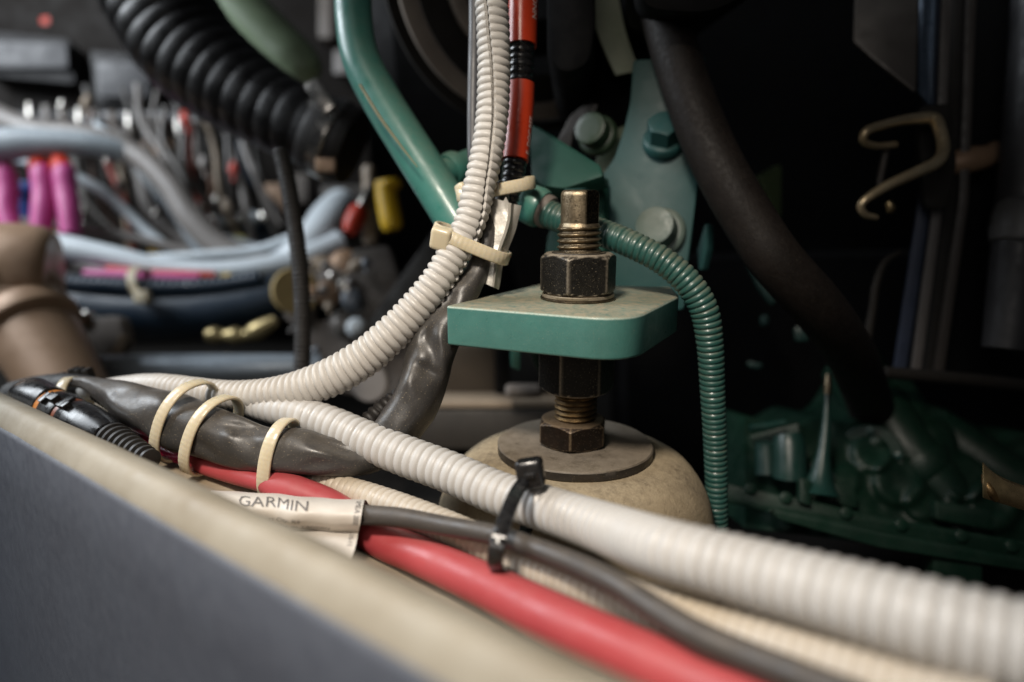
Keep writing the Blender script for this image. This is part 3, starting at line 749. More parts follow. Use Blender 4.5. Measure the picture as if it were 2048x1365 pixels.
# ================================================================== PLUGS AT THE LEFT END OF THE BUNDLE
pl = thing('cable_plug', P(150, 880, 262), 'black ribbed cable plug with orange seals behind the cream ledge', 'plug')
PA, PB = P(52, 788, 270), P(300, 920, 226)
PD = (PB - PA); PL = PD.length; PD.normalize()
def seg_lathe(nm, prof, m, wob=.0, rfn=None):
    return obj(nm, lathe(PA, PD, prof, 48, rfn), m, pl, sharp=35)
q = PL / 250.
seg_lathe('elbow', [(2, -2), (5, -1), (6.6, 2 * q), (7.6, 12 * q), (8.0, 30 * q), (8.1, 52 * q), (7.9, 62 * q), (7.2, 63 * q)], BLKP, rfn=lambda th, r, z: r * (1 + .05 * math.cos(3 * th + z * .2)))
seg_lathe('seal', [(6.5, 60 * q), (7.35, 64 * q), (7.35, 72 * q), (6.5, 73 * q)], ORANGE)
seg_lathe('lock_ring', [(6, 71 * q), (7.7, 73 * q), (7.9, 76 * q), (7.9, 96 * q), (7.6, 99 * q), (6, 100 * q)], BLKP)
seg_lathe('seal', [(6.0, 98 * q), (7.3, 101 * q), (7.3, 107 * q), (6, 108 * q)], DORANGE)
seg_lathe('body', [(6, 106 * q), (7.3, 108 * q), (8, 114 * q), (8.2, 130 * q), (7.8, 150 * q), (7.0, 170 * q), (6.2, 180 * q), (5, 181 * q)], BLKP, rfn=lambda th, r, z: r * (1 + .04 * math.cos(2 * th + 1)))
bp = []
for i in range(9):
    z = (180 + i * 8) * q; r = 6.2 - i * .32
    bp += [(r * .72, z), (r * .74, z + 2.6 * q), (r, z + 3.4 * q), (r, z + 6.8 * q), (r * .74, z + 7.6 * q)]
seg_lathe('ribbed_boot', bp, BLKR)
Xn, Yn, _z = basis(PD, (0, -.3, 1))
for (z, a, s) in ((92, .2, (5, 3.2, 3)), (80, .35, (2.4, 4.5, 1.6)), (112, .1, (3, 6, 1.4)), (122, .25, (2.2, 3, 3.4))):
    dirv = (Xn * math.cos(a) + Yn * math.sin(a))
    obj('latch', box(PA + PD * z * q + dirv * 8.6, PD, dirv.cross(PD), dirv, *s, bevel=.35), BLKP, pl)
wire = thing('ribbed_lead', P(250, 830, 262), 'thin black ribbed lead between the plug and the charcoal sleeve', 'cable')
obj('lead', tube_px([(190, 790, 264, 12), (225, 812, 258, 13), (255, 832, 254, 13), (285, 850, 250, 12), (320, 875, 247, 11)], segs=28, step=.3, prof=corrug(2.4, .22, 2.2)), BLKP, wire, sharp=70)
for (a, b, d, s) in ((206, 792, 258, (5, 3, 4)), (222, 800, 255, (3.4, 3, 5)), (238, 806, 254, (3, 4, 2.2))):
    obj('clip', box(P(a, b, d), PD, (0, 0, 1), PD.cross(Vector((0, 0, 1))), *s, bevel=.3), BLKP, wire)
cl = thing('clip_strip', P(140, 770, 290), 'dark notched clip strip behind the left end of the black plug', 'clip')
for i in range(7):
    obj('notch', wobble(box(P(98 + i * 13, 768 - i * 3.4 - (6 if i == 4 else 0), 288), (1, 0, .25), (0, 1, 0), (-.25, 0, 1), 2.6, 5, 4.5 + (i % 3) * .9, .6), .3, .6, i), BLKR, cl)
obj('strip', box(P(135, 772, 290), (1, 0, .25), (0, 1, 0), (-.25, 0, 1), 19, 6, 3, .8), BLKR, cl)
blackend = tag(obj('black_hose', tube_px([(40, 800, 300, 40), (80, 785, 292, 34), (130, 775, 287, 28), (200, 778, 282, 22)], segs=32), BLKR), 'short dull black hose end at the far left behind the plug', 'hose')

# ================================================================== BIG BLACK HOSE, RIGHT
bh = obj('black_hose', tube_px([(1300, -300, 305, 46), (1312, -60, 292, 46), (1320, 0, 290, 46), (1368, 160, 280, 48), (1414, 284, 274, 50), (1457, 370, 270, 51), (1503, 448, 268, 52), (1550, 518, 267, 52), (1628, 606, 276, 51), (1690, 690, 300, 48), (1730, 780, 345, 44), (1760, 880, 410, 40)], segs=56, step=1.2), HOSE)
tag(bh, 'thick dusty black hose sweeping down from the top past the teal bolts', 'hose')

# ================================================================== ENGINE, TOP MIDDLE
eng = thing('engine_block', P(1500, 700, 520), 'black engine block in shadow behind the green foot', 'engine')
def bblk(pxs, d, t, m, nm, nrm=(0, -1, 0), bevel=4, parent=eng, rad=6): return obj(nm, px_slab(pxs, P(pxs[0][0], pxs[0][1], d), Vector(nrm), t, rad, bevel), m, parent)
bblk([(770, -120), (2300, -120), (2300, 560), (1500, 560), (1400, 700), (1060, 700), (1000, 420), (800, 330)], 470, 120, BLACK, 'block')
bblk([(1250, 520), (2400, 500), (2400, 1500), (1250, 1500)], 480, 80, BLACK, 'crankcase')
obj('olive_strip', px_slab([(1522, 352), (1564, 328), (1563, 436), (1548, 428)], P(1540, 380, 400), Vector((.25, -.95, .1)), 8, 1, .8), mat('olive_green_paint', (.07, .10, .045), .4), eng)
for q_ in ([(1490, 520), (1512, 512), (1560, 590), (1545, 612), (1520, 580)], [(1588, 655), (1612, 650), (1618, 682), (1592, 684)], [(1494, 722), (1528, 728), (1520, 738), (1496, 734)], [(1520, 632), (1536, 628), (1538, 650), (1524, 652)]):
    obj('casting_detail', px_slab(q_, P(*q_[0], 395), Vector((-.3, -.9, .25)), 10, 2, 1), DTEAL, eng)
CE = P(1075, -60, 372)
def arc_band(nm, rx, w, d, m, a0, a1, thick=4, cx=1075, cy=-60, parent=None):
    """part of a pulley rim facing the camera"""
    V = []; n = 40; c = P(cx, cy, d); x = Vector((1, .35, 0)).normalized(); y = Vector((.05, -.1, 1)).normalized(); nn = x.cross(y)
    if nn.y > 0: nn = -nn
    r = rx * d / FPX; wd = w * d / FPX
    cs = [(0, 0), (0, 1), (wd * .15, 1.4), (wd * .85, 1.4), (wd, 1), (wd, 0), (wd, -thick), (0, -thick)]
    for i in range(n):
        a = a0 + (a1 - a0) * i / (n - 1); e = x * math.cos(a) + y * math.sin(a)
        for dr, h in cs: V.append(c + e * (r + dr) + nn * h)
    return obj(nm, (V, grid_faces(n, len(cs), True)), m, parent)
pul = thing('pulley', CE, 'dark grooved pulley with dull grey rims behind the red sleeves', 'pulley')
RIM = mat('dull_rim_grey', (.26, .22, .185), .5, .2)
arc_band('rim', 252, 34, 372, RIM, math.radians(165), math.radians(285), parent=pul)
arc_band('rim', 160, 30, 366, RIM, math.radians(165), math.radians(250), parent=pul)
arc_band('groove', 195, 55, 378, SOOT, math.radians(150), math.radians(300), parent=pul)
arc_band('groove', 290, 22, 380, SOOT, math.radians(150), math.radians(300), parent=pul)
arc_band('hub', 90, 70, 380, BLACK, math.radians(100), math.radians(330), parent=pul)
obj('front_shade_block', px_slab([(1092, -160), (1188, -160), (1192, 60), (1180, 130), (1128, 150), (1094, 120)], P(1140, 0, 285), Vector((-.1, -.98, .1)), 110, 8, 3), BLACK, eng)  # added black block that shades the top of the upright from the lamp
obj('upper_shade_block', px_slab([(1270, -260), (1560, -260), (1560, -40), (1420, 30), (1280, 20)], P(1400, -100, 250), Vector((-.1, -.98, -.1)), 160, 8, 3), BLACK, eng)  # added black block, mostly above the view, put in to cast shade
bd = thing('hose_band', P(1230, 140, 335), 'speckled greenish metal band strip hanging at the top beside the black hose', 'metal band')
V = []
ctr = [(1200, -40, 334, 32), (1208, 0, 334, 31), (1222, 60, 333, 29), (1240, 110, 333, 27), (1256, 146, 334, 26)]
X, S = resample(catmull(*px_path(ctr), 12), 1.5)
for i in range(len(X)):
    for a, b in ((-1, 0), (-.5, -.35), (0, -.5), (.5, -.35), (1, 0), (1, 1), (0, .8), (-1, 1)):
        V.append(Vector(X[i, :3]) + Vector((.96, .2, .18)) * a * X[i, 3] + Vector((0, 2.2, 0)) * b)
obj('strap', (V, grid_faces(len(X), 8, True) + [tuple(range(7, -1, -1)), tuple(range((len(X) - 1) * 8, len(X) * 8))]), BAND, bd)
obj('backing', tube_px([(1180, -60, 380, 75), (1215, 60, 380, 75), (1260, 200, 385, 70), (1330, 330, 395, 60)], segs=40), BLACK, bd)

# ================================================================== RIGHT SIDE: rods, wire clip, hood, oil pan
def tube_thing(name, label, cat, lst, m, group=None, **kw):
    return tag(obj(name, tube_px(lst, **kw), m), label, cat, group)
hood = thing('sheet_bracket', P(1800, 160, 330), 'grey sheet metal bracket with cut corner hanging at the top right', 'bracket')
obj('plate', px_slab([(1715, -60), (1706, 82), (1745, 118), (1832, 186), (1838, -60)], P(1770, 80, 330), Vector((-.25, -.95, .1)), 3, 2, .6), ZINC, hood)
obj('return_edge', px_slab([(1838, -60), (1836, 186), (1862, 215), (1872, -60)], P(1838, 80, 331), Vector((-.75, -.6, .1)), 3, 1, .6), mat('blue_grey_edge', (.10, .14, .20), .35, .3), hood)
rod = thing('guide_rail', P(1860, 760, 340), 'twin grey vertical rails in shadow behind the bent wire clip', 'rail')
for a0, a1, d, w_, m in ((1838, 1786, 345, 26, mat('blue_grey_strip', (.035, .045, .075), .45, .2)), (1868, 1822, 338, 20, mat('dim_grey_strip', (.10, .09, .085), .5)), (1890, 1846, 350, 24, SOOT), (1918, 1868, 346, 20, mat('dim_taupe_strip', (.055, .047, .042), .5))):
    obj('rail', px_slab([(a0 + 18, -60), (a0 + 18 + w_, -60), (a0 + w_, 400), (a1 + w_, 745), (a1, 745), (a0, 400)], P(a0, 300, d), Vector((-.35, -.93, .05)), 3, 2, .6), m, rod)
obj('mount_panel', px_slab([(1880, -60), (2200, -60), (2200, 760), (1830, 748)], P(1900, 300, 372), Vector((-.2, -.97, .05)), 12, 4, 1.5), BLACK, rod)
obj('foot_bar', tube_px([(1770, 745, 345, 12), (1850, 752, 345, 13), (1990, 765, 345, 13), (2120, 780, 345, 13)], segs=20), SOOT, rod)
wc = thing('wire_clip', P(1740, 430, 300), 'bent yellow wire clip hooked over the vertical rails', 'wire clip')
obj('wire', tube_px([(1752, 436, 306, 6), (1728, 428, 302, 7), (1722, 410, 300, 8), (1760, 380, 299, 10), (1830, 346, 300, 11.5), (1874, 324, 302, 12), (1886, 302, 304, 12), (1880, 262, 308, 12), (1868, 238, 312, 12), (1832, 238, 312, 11), (1775, 248, 306, 9), (1730, 266, 302, 9), (1726, 282, 304, 8), (1750, 292, 308, 7), (1790, 290, 314, 7)], segs=20, step=.8, per=10), mat('dull_zinc_wire', (.85, .69, .45), .40, .8, col2=(.62, .48, .29), vs=80), wc)
obj('latch_body', px_slab([(1835, 212), (1905, 205), (1915, 330), (1895, 420), (1850, 420), (1838, 300)], P(1870, 300, 326), Vector((-.35, -.93, .05)), 12, 4, 2), SOOT, wc)
obj('stay', tube_px([(1774, 292, 318, 7), (1766, 330, 318, 7), (1758, 372, 316, 6)], segs=14), ZINC, wc)
obj('wire_end', tube_px([(1776, 404, 312, 7), (1782, 416, 312, 9), (1780, 424, 313, 7)], segs=14), GOLD, wc)
post = thing('strut_post', P(2040, 560, 330), 'dull grey round post at the right edge with a pale ferrule', 'post')
obj('post', tube_px([(2080, -60, 330, 46), (2060, 240, 330, 46), (2040, 450, 330, 46), (2020, 640, 330, 44), (2010, 700, 330, 40)], segs=32), mat('grey_post_plastic', (.03, .03, .033), .55), post)
obj('ferrule', tube_px([(2052, 415, 328, 46), (2050, 420, 328, 52), (2040, 490, 328, 52), (2038, 496, 328, 46)], segs=32, step=.6), mat('ferrule_grey', (.10, .10, .10), .5), post)
lev = thing('lever', P(1930, 330, 350), 'small bronze lever half hidden behind the vertical rails', 'lever')
obj('arm', tube_px([(1900, 328, 352, 22), (1930, 322, 350, 26), (1975, 312, 350, 22), (1992, 296, 352, 15)], segs=24), BRZ, lev)
obj('blue_cap', tube_px([(1925, -40, 380, 34), (1935, 20, 380, 36), (1940, 52, 380, 30), (1941, 60, 380, 16)], segs=28), mat('blue_cap_plastic', (.05, .12, .24), .4), lev)
cb = tube_thing('thin_cable', 'thin dark cable looping down beside the end of the thick black hose', 'cable', [(1800, 505, 330, 6), (1770, 525, 328, 7), (1752, 570, 326, 8), (1745, 620, 326, 8), (1735, 680, 328, 9), (1728, 740, 330, 9)], SOOT, segs=16)

pan = thing('oil_pan', P(1750, 1100, 330), 'dark green oil pan casting with a long flange rail and lumpy bolts', 'oil pan')
RN = Vector((-.1, -.9, .42)).normalized()
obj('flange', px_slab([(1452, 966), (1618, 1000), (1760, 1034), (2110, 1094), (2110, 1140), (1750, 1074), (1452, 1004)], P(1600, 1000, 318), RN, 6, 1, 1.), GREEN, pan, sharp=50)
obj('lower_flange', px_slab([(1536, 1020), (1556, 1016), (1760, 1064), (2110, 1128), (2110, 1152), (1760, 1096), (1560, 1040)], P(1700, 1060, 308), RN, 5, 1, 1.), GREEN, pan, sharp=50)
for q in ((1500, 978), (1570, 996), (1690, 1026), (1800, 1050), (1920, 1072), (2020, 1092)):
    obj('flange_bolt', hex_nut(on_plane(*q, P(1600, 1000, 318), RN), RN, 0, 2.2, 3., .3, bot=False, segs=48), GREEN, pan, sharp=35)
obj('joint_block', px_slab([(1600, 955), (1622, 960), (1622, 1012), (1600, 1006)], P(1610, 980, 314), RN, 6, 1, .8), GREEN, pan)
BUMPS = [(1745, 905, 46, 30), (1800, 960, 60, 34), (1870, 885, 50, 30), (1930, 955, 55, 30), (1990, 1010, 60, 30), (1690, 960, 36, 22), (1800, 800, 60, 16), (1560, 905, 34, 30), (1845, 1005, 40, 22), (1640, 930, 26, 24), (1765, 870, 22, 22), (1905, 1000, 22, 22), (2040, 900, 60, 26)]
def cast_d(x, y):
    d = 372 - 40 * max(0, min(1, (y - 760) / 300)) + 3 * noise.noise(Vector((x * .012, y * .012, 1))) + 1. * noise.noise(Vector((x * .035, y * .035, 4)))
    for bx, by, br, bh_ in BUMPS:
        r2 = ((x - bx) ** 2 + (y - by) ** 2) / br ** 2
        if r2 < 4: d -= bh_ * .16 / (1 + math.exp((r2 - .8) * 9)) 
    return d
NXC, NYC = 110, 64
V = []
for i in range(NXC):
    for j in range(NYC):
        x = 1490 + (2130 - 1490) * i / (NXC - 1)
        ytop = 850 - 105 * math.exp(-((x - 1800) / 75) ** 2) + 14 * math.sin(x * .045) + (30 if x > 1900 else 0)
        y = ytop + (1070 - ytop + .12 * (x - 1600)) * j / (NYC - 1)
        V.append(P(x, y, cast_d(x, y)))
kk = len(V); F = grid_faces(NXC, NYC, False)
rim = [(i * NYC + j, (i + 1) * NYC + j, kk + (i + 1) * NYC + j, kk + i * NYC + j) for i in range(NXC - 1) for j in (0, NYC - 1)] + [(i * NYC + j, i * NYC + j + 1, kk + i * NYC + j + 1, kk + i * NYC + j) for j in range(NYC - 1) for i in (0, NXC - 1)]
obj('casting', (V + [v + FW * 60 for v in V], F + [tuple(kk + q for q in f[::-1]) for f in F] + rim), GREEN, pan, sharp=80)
obj('web', px_slab([(1496, 872), (1600, 846), (1628, 990), (1496, 962)], P(1560, 900, 350), Vector((-.3, -.9, .2)), 14, 2, 1.5), GREEN, pan)
obj('manifold', tube_px([(1700, 730, 392, 58), (1745, 800, 378, 58), (1800, 880, 364, 56), (1860, 950, 352, 52), (1900, 1000, 346, 46)], segs=40), GREEN, pan)
obj('manifold', tube_px([(1840, 840, 376, 44), (1920, 890, 362, 46), (2010, 950, 350, 46), (2120, 1010, 342, 46)], segs=40), GREEN, pan)
c_ = P(1742, 908, 352); n_ = Vector((-.45, -.85, .28)).normalized()
obj('port_flange', lathe(c_, n_, [(4, -14), (11.5, -12), (12, -4), (14.5, -3.6), (15, -3), (15, 1), (14.4, 1.6), (9.5, 1.6), (8.6, .8), (8.2, -6), (.5, -6.5)], 48), GREEN, pan, sharp=35)
for k in range(4):
    x_, y_, a_ = basis(n_); t_ = .6 + k * math.pi / 2
    obj('flange_bolt', hex_nut(c_ + (x_ * math.cos(t_) + y_ * math.sin(t_)) * 12.1, n_, 1.5, 4, 2., .2, bot=False, segs=48), DTEAL, pan, sharp=35)
obj('collar', tube_px([(1834, 924, 356, 56), (1836, 926, 356, 61), (1846, 936, 354, 61), (1848, 938, 354, 56)], segs=40, step=.8), GREEN, pan)
obj('pad', px_slab([(1870, 1000), (1985, 1022), (1990, 1062), (1872, 1040)], P(1900, 1020, 326), RN, 9, 2, 1.2), GREEN, pan)
obj('pad', px_slab([(1660, 960), (1712, 972), (1716, 1018), (1662, 1006)], P(1690, 990, 326), RN, 9, 2, 1.2), GREEN, pan)
obj('boss', tube_px([(1575, 870, 336, 26), (1578, 884, 335, 30), (1580, 940, 332, 32), (1580, 955, 332, 34)], segs=28), DTEAL, pan)
obj('boss', tube_px([(1530, 886, 340, 18), (1531, 900, 340, 20), (1534, 950, 338, 22)], segs=28), DTEAL, pan)
obj('bracket_bar', tube_px([(1500, 856, 340, 7), (1540, 852, 340, 8), (1570, 846, 340, 7)], segs=14), DTEAL, pan)
obj('spike', tube_px([(1657, 752, 330, 5), (1655, 790, 328, 6), (1651, 860, 325, 9), (1645, 920, 322, 15), (1640, 965, 320, 26), (1638, 990, 319, 40)], segs=28), DTEAL, pan)
obj('spike_tip', tube_px([(1657, 750, 329, 6), (1656, 770, 328, 7), (1655, 788, 328, 7.5)], segs=16, step=.8), BRASS, pan)
obj('leg', px_slab([(1865, 1095), (1967, 1118), (1966, 1200), (1866, 1200)], P(1900, 1140, 305), Vector((-.2, -.95, .2)), 14, 3, 1.5), GREEN, pan)
hk = thing('brass_hook', P(2010, 1010, 235), 'dull brass curled strip end poking in at the right edge', 'strip')
V = []
for i in range(24):
    f = i / 23
    for j in range(9):
        a = -1.6 + 2.6 * j / 8
        V.append(P(1968 + 150 * f, 975 + 46 * f + 26 * math.sin(a) - 22 * (1 - f) ** 6 * (a < -.8), 236 - 4.5 * math.cos(a)))
kk = len(V); F = grid_faces(24, 9, False)
obj('strip', (V + [v + Vector((0, .8, .1)) for v in V], F + [tuple(kk + q for q in f[::-1]) for f in F] + [(j, j + 1, kk + j + 1, kk + j) for j in range(8)] + [(i * 9 + j, (i + 1) * 9 + j, kk + (i + 1) * 9 + j, kk + i * 9 + j) for i in range(23) for j in (0, 8)]), GOLD, hk)
obj('curl', tube_px([(1968, 952, 236, 5), (1972, 968, 233, 7), (1982, 984, 232, 8), (1992, 1000, 233, 6)], segs=14, step=.6), RUSTY, hk)

# ================================================================== LEFT BACKGROUND
big = thing('air_hose', P(650, 300, 430), 'large black ribbed hose coming down from the top left to a clamp', 'hose')
def bigc(S, TH, R):
    q = (S / 11.5) % 1.
    return R * (1 - .030 * np.abs(2 * q - 1) ** 2.2)
obj('hose_body', tube_px([(190, -330, 440, 104), (270, -90, 440, 104), (310, -10, 440, 104), (375, 95, 440, 102), (455, 165, 436, 92), (545, 222, 430, 80), (620, 258, 425, 74), (665, 280, 424, 70)], segs=64, step=1., prof=bigc), mat('black_hose_rubber', (.005, .0045, .0045), .40, vs=30, spec=.3), big)
obj('cuff', tube_px([(628, 262, 424, 76), (640, 268, 424, 79), (690, 290, 424, 79), (706, 297, 424, 75)], segs=56, step=.8), BLKR, big)
clp = thing('hose_clamp', P(660, 270, 418), 'bright steel hose clamp with screw housing on the large black hose', 'hose clamp')
obj('clamp_band', tube_px([(655, 274, 424, 82.5), (657, 275, 424, 82.5), (676, 284, 424, 82.5), (678, 285, 424, 81)], segs=56, step=.6), STEEL, clp)
obj('screw_housing', box(P(642, 196, 402), RT * .55 + UP * -.8, FW, RT * .8 + UP * .55, 20, 8, 9, 1.5), STEEL, clp)
obj('screw', tube_px([(618, 168, 402, 8), (640, 200, 402, 8), (668, 238, 402, 8)], segs=14), STEEL, clp)
obj('lower_lug', box(P(652, 332, 406), RT, FW, UP, 12, 6, 8, 1.5), BRZ, clp)
tube_thing('pale_green_pipe', 'pale green painted pipe end slanting behind the black air hose', 'pipe', [(250, -260, 530, 46), (420, -60, 520, 46), (480, 10, 520, 46), (555, 85, 516, 45), (600, 130, 512, 42), (622, 152, 510, 28), (628, 158, 510, 10)], PALEG, segs=32)
for k, (pxs, d, lab) in enumerate((([(-40, 60), (138, 78), (150, 168), (-40, 150)], 800, 'dark grey relay box at the far left edge'), ([(180, 100), (300, 112), (308, 208), (190, 212)], 780, 'dark grey relay box left of the black air hose'), ([(640, 370), (770, 370), (770, 470), (650, 470)], 640, 'grey ribbed box beside the red and yellow plugs'))):
    r = thing('relay_box', P(*pxs[3], d), lab, 'electrical box', 'relay boxes')
    g = px_slab(pxs, P(*pxs[0], d), Vector((.1, -.97, .2)), 50, 5, 2)
    obj('box_body', g, DGREY if k < 2 else ZINC, r)
    xs = sorted(p[0] for p in pxs); ys = sorted(p[1] for p in pxs)
    obj('lid', px_slab([(xs[0] + 12, ys[0] + 22), (xs[2] - 6, ys[0] + 26), (xs[2] - 2, ys[2] - 14), (xs[0] + 14, ys[2] - 14)], P(*pxs[0], d - 8), Vector((.1, -.97, .2)), 5, 4, 1.2), GREYC, r)
# pale cables
G2 = 'pale cables sweeping across the background'
tube_thing('pale_cable', 'topmost pale grey cable sweeping from the left edge down to the right', 'cable', [(-60, 205, 640, 24), (60, 262, 640, 25), (180, 278, 636, 26), (280, 316, 630, 23), (340, 372, 625, 24), (385, 440, 620, 26), (450, 500, 618, 26), (540, 528, 616, 26), (640, 520, 616, 26), (700, 500, 620, 26)], GREYW, G2, segs=28)
tube_thing('pale_cable', 'pale cable ending wide and bluish at the left edge under the top one', 'cable', [(-80, 318, 600, 34), (0, 292, 604, 34), (90, 286, 610, 28), (200, 292, 620, 22), (300, 330, 640, 20), (360, 420, 650, 20), (420, 520, 655, 20)], mat('bluish_grey_cable', (.33, .37, .40), .45), G2, segs=28)
tube_thing('pale_cable', 'pale blue cable crossing just under the magenta cables', 'cable', [(-80, 470, 560, 28), (20, 482, 560, 28), (120, 494, 560, 26), (220, 514, 562, 23), (320, 536, 565, 21), (420, 542, 566, 20), (520, 536, 570, 22), (600, 522, 580, 26), (680, 490, 600, 30)], PALEB, G2, segs=28)
tube_thing('pale_cable', 'short pale blue cable bent behind the black vertical hose', 'cable', [(480, 548, 590, 22), (560, 530, 590, 27), (630, 480, 600, 38), (660, 440, 620, 40), (690, 400, 660, 30)], PALEB, G2, segs=28)
tube_thing('pale_cable', 'thin pale grey cable rising behind the sweeping pair', 'cable', [(240, 260, 720, 10), (275, 340, 715, 11), (300, 420, 700, 14), (350, 470, 690, 16), (420, 500, 680, 16)], GREYW, G2, segs=20)
PN_ = [([(-60, 300, 660, 10), (80, 330, 655, 10), (200, 380, 650, 11), (300, 470, 645, 11), (380, 530, 640, 11)], PALEB, 'thin pale blue'), ([(-60, 430, 630, 9), (100, 450, 630, 9), (240, 470, 634, 10), (380, 505, 640, 10)], GREYW, 'thin grey'), ([(180, 240, 690, 9), (250, 300, 688, 10), (330, 400, 684, 11), (430, 470, 680, 11), (520, 500, 676, 11)], PALEB, 'slack pale blue'), ([(260, 520, 600, 9), (400, 512, 604, 10), (520, 500, 610, 11), (640, 452, 620, 12)], PALEB, 'low pale blue'), ([(-40, 512, 610, 8), (120, 520, 606, 9), (260, 556, 600, 9), (420, 566, 600, 9)], GREYW, 'low grey')]
for q, m, c_n in PN_:
    tube_thing('pale_cable', c_n + ' cable among the sweeping pale cables in the background', 'cable', q, m, G2, segs=14)
for (a, lab) in ((14, 'magenta cable leftmost of three'), (88, 'magenta cable in the middle of three'), (132, 'magenta cable rightmost of three')):
    mg = thing('magenta_cable', P(a, 460, 600), lab + ' hanging at the left edge', 'cable', 'magenta cables at the left edge')
    obj('jacket', tube_px([(a - 6, 335, 610, 17), (a - 4, 345, 608, 21), (a, 380, 606, 21), (a + (6 if a > 100 else -2), 420, 602, 21), (a + (10 if a > 100 else -8 if a > 50 else 12), 470, 598, 19)], segs=24), PINK, mg)
    obj('boot', tube_px([(a - 18, 306, 616, 10), (a - 12, 322, 613, 17), (a - 6, 342, 609, 22)], segs=24), REDP, mg)
tube_thing('magenta_loop', 'magenta cable curving sideways under the pale blue cable', 'cable', [(-60, 524, 590, 15), (20, 522, 590, 15), (80, 508, 592, 15), (120, 488, 596, 12)], PINK, segs=20)
obj_b = thing('blue_plug', P(45, 400, 640), 'deep blue plug between the magenta cables', 'plug')
obj('plug_body', px_slab([(22, 360), (70, 362), (72, 440), (24, 440)], P(45, 400, 640), Vector((.1, -.95, .2)), 20, 6, 3), BLUEP, obj_b)
obj('plug_rib', px_slab([(30, 378), (62, 379), (63, 392), (30, 391)], P(45, 400, 634), Vector((.1, -.95, .2)), 8, 2, 1), BLUEP, obj_b)
# dark hoses low
tube_thing('navy_hose', 'thick dark navy hose lying across the background', 'hose', [(60, 600, 560, 55), (200, 622, 560, 54), (330, 628, 562, 52), (460, 616, 566, 48), (570, 590, 572, 44), (640, 560, 580, 38)], BLUEH, segs=40)
tube_thing('ribbed_cable', 'thin dark blue ribbed conduit lying on the navy hose', 'conduit', [(110, 566, 545, 18), (220, 572, 545, 19), (330, 576, 548, 19), (430, 572, 552, 18), (520, 558, 556, 17)], BLUEH, segs=24, step=.7, prof=corrug(5.5, .16))
for (q, m, lab) in (([(170, 548, 552, 9), (250, 552, 552, 11), (330, 556, 553, 10), (400, 556, 555, 8)], PINK, 'crimson wire above the ribbed navy conduit'), ([(215, 540, 556, 8), (300, 548, 556, 9), (360, 550, 557, 9), (430, 552, 558, 7)], REDP, 'red wire above the ribbed navy conduit')):
    tube_thing('coloured_wire', lab, 'wire', q, m, segs=16)
nt2 = thing('background_tie', P(290, 590, 545), 'pale knotted tie round the ribbed navy conduit', 'cable tie')
obj('strap', band(ellipse_loop(P(292, 572, 546), off(12, 34, 0, 546), off(-8, 2, -13, 546), (0, 0, 0) and 20 or 20), off(30, 6, 0), 7, 2.5), NYLON, nt2)
obj('head', box(P(285, 594, 530), RT, UP, FW, 11, 10, 8, 2), NYLON, nt2)
tube_thing('pink_plug', 'small magenta plug end beside the ribbed navy conduit', 'plug', [(100, 576, 548, 10), (106, 574, 546, 16), (122, 572, 544, 16), (130, 571, 544, 9)], PINK, segs=20)
# yellow and other small bits
for k, (a, b_, d, r) in enumerate(((480, 488, 700, 15), (432, 470, 720, 12), (318, 500, 690, 18), (395, 512, 680, 14), (455, 560, 560, 10), (115, 455, 660, 12))):
    tube_thing('plug_cover', ['pale yellow cap standing right of the sweeping cables', 'pale yellow cap a little higher, among the blue tops', 'amber cap low under the pale cables', 'amber cap right under the sweeping cables', 'yellow cap on the navy hose', 'yellow cap by the magenta cables'][k], 'cap',
               [(a - 3, b_ + r * 1.3, d, r * .95), (a, b_ + 2, d, r), (a + 1, b_ - r * .9, d, r * .95), (a + 1, b_ - r * 1.1, d, r * .5)], YEL if k > 1 else mat('pale_yellow_plastic', (.62, .55, .16), .4), 'small yellow caps', segs=20, step=2)
bl_ = tag(obj('terminal_strip', px_slab([(420, 440), (540, 430), (545, 492), (425, 500)], P(480, 460, 730), Vector((.1, -.9, .4)), 20, 4, 2), BLUEH), 'dark blue terminal strip behind the pale yellow caps', 'terminal strip')
for k in range(5):
    obj('terminal', lathe(P(432 + k * 25, 446 - k * 2, 722), Vector((.1, -.9, .4)), [(7, 0), (7, 8), (5, 10), (1, 10.5)], 20), PALEB if k % 2 else STEEL, bl_)
rp = thing('red_plug', P(708, 460, 560), 'small red plug left of the yellow plug', 'plug')
obj('plug_body', tube_px([(722, 412, 560, 12), (718, 420, 560, 17), (706, 446, 558, 19), (697, 466, 556, 13)], segs=20), REDP, rp)
obj('pin', tube_px([(738, 380, 566, 8), (730, 396, 563, 9), (720, 418, 560, 9)], segs=16), STEEL, rp)
tr_ = tube_thing('tan_spindle', 'tan ridged spindle between the red and yellow plugs', 'spindle', [(738, 335, 575, 14), (739, 380, 572, 14), (740, 430, 568, 15), (740, 488, 565, 15)], TAN, segs=24, step=.8, prof=corrug(11, .12))
yp = thing('yellow_plug', P(780, 460, 520), 'bright yellow tapering plug behind the teal pipe', 'plug')
obj('plug_body', tube_px([(768, 362, 522, 18), (770, 372, 522, 20), (776, 410, 520, 22), (784, 452, 518, 21), (786, 460, 518, 17)], segs=24, step=1), YEL, yp)
obj('plug_lip', tube_px([(778, 362, 520, 20), (780, 370, 520, 24), (783, 380, 520, 20)], segs=24, step=1), YEL, yp)
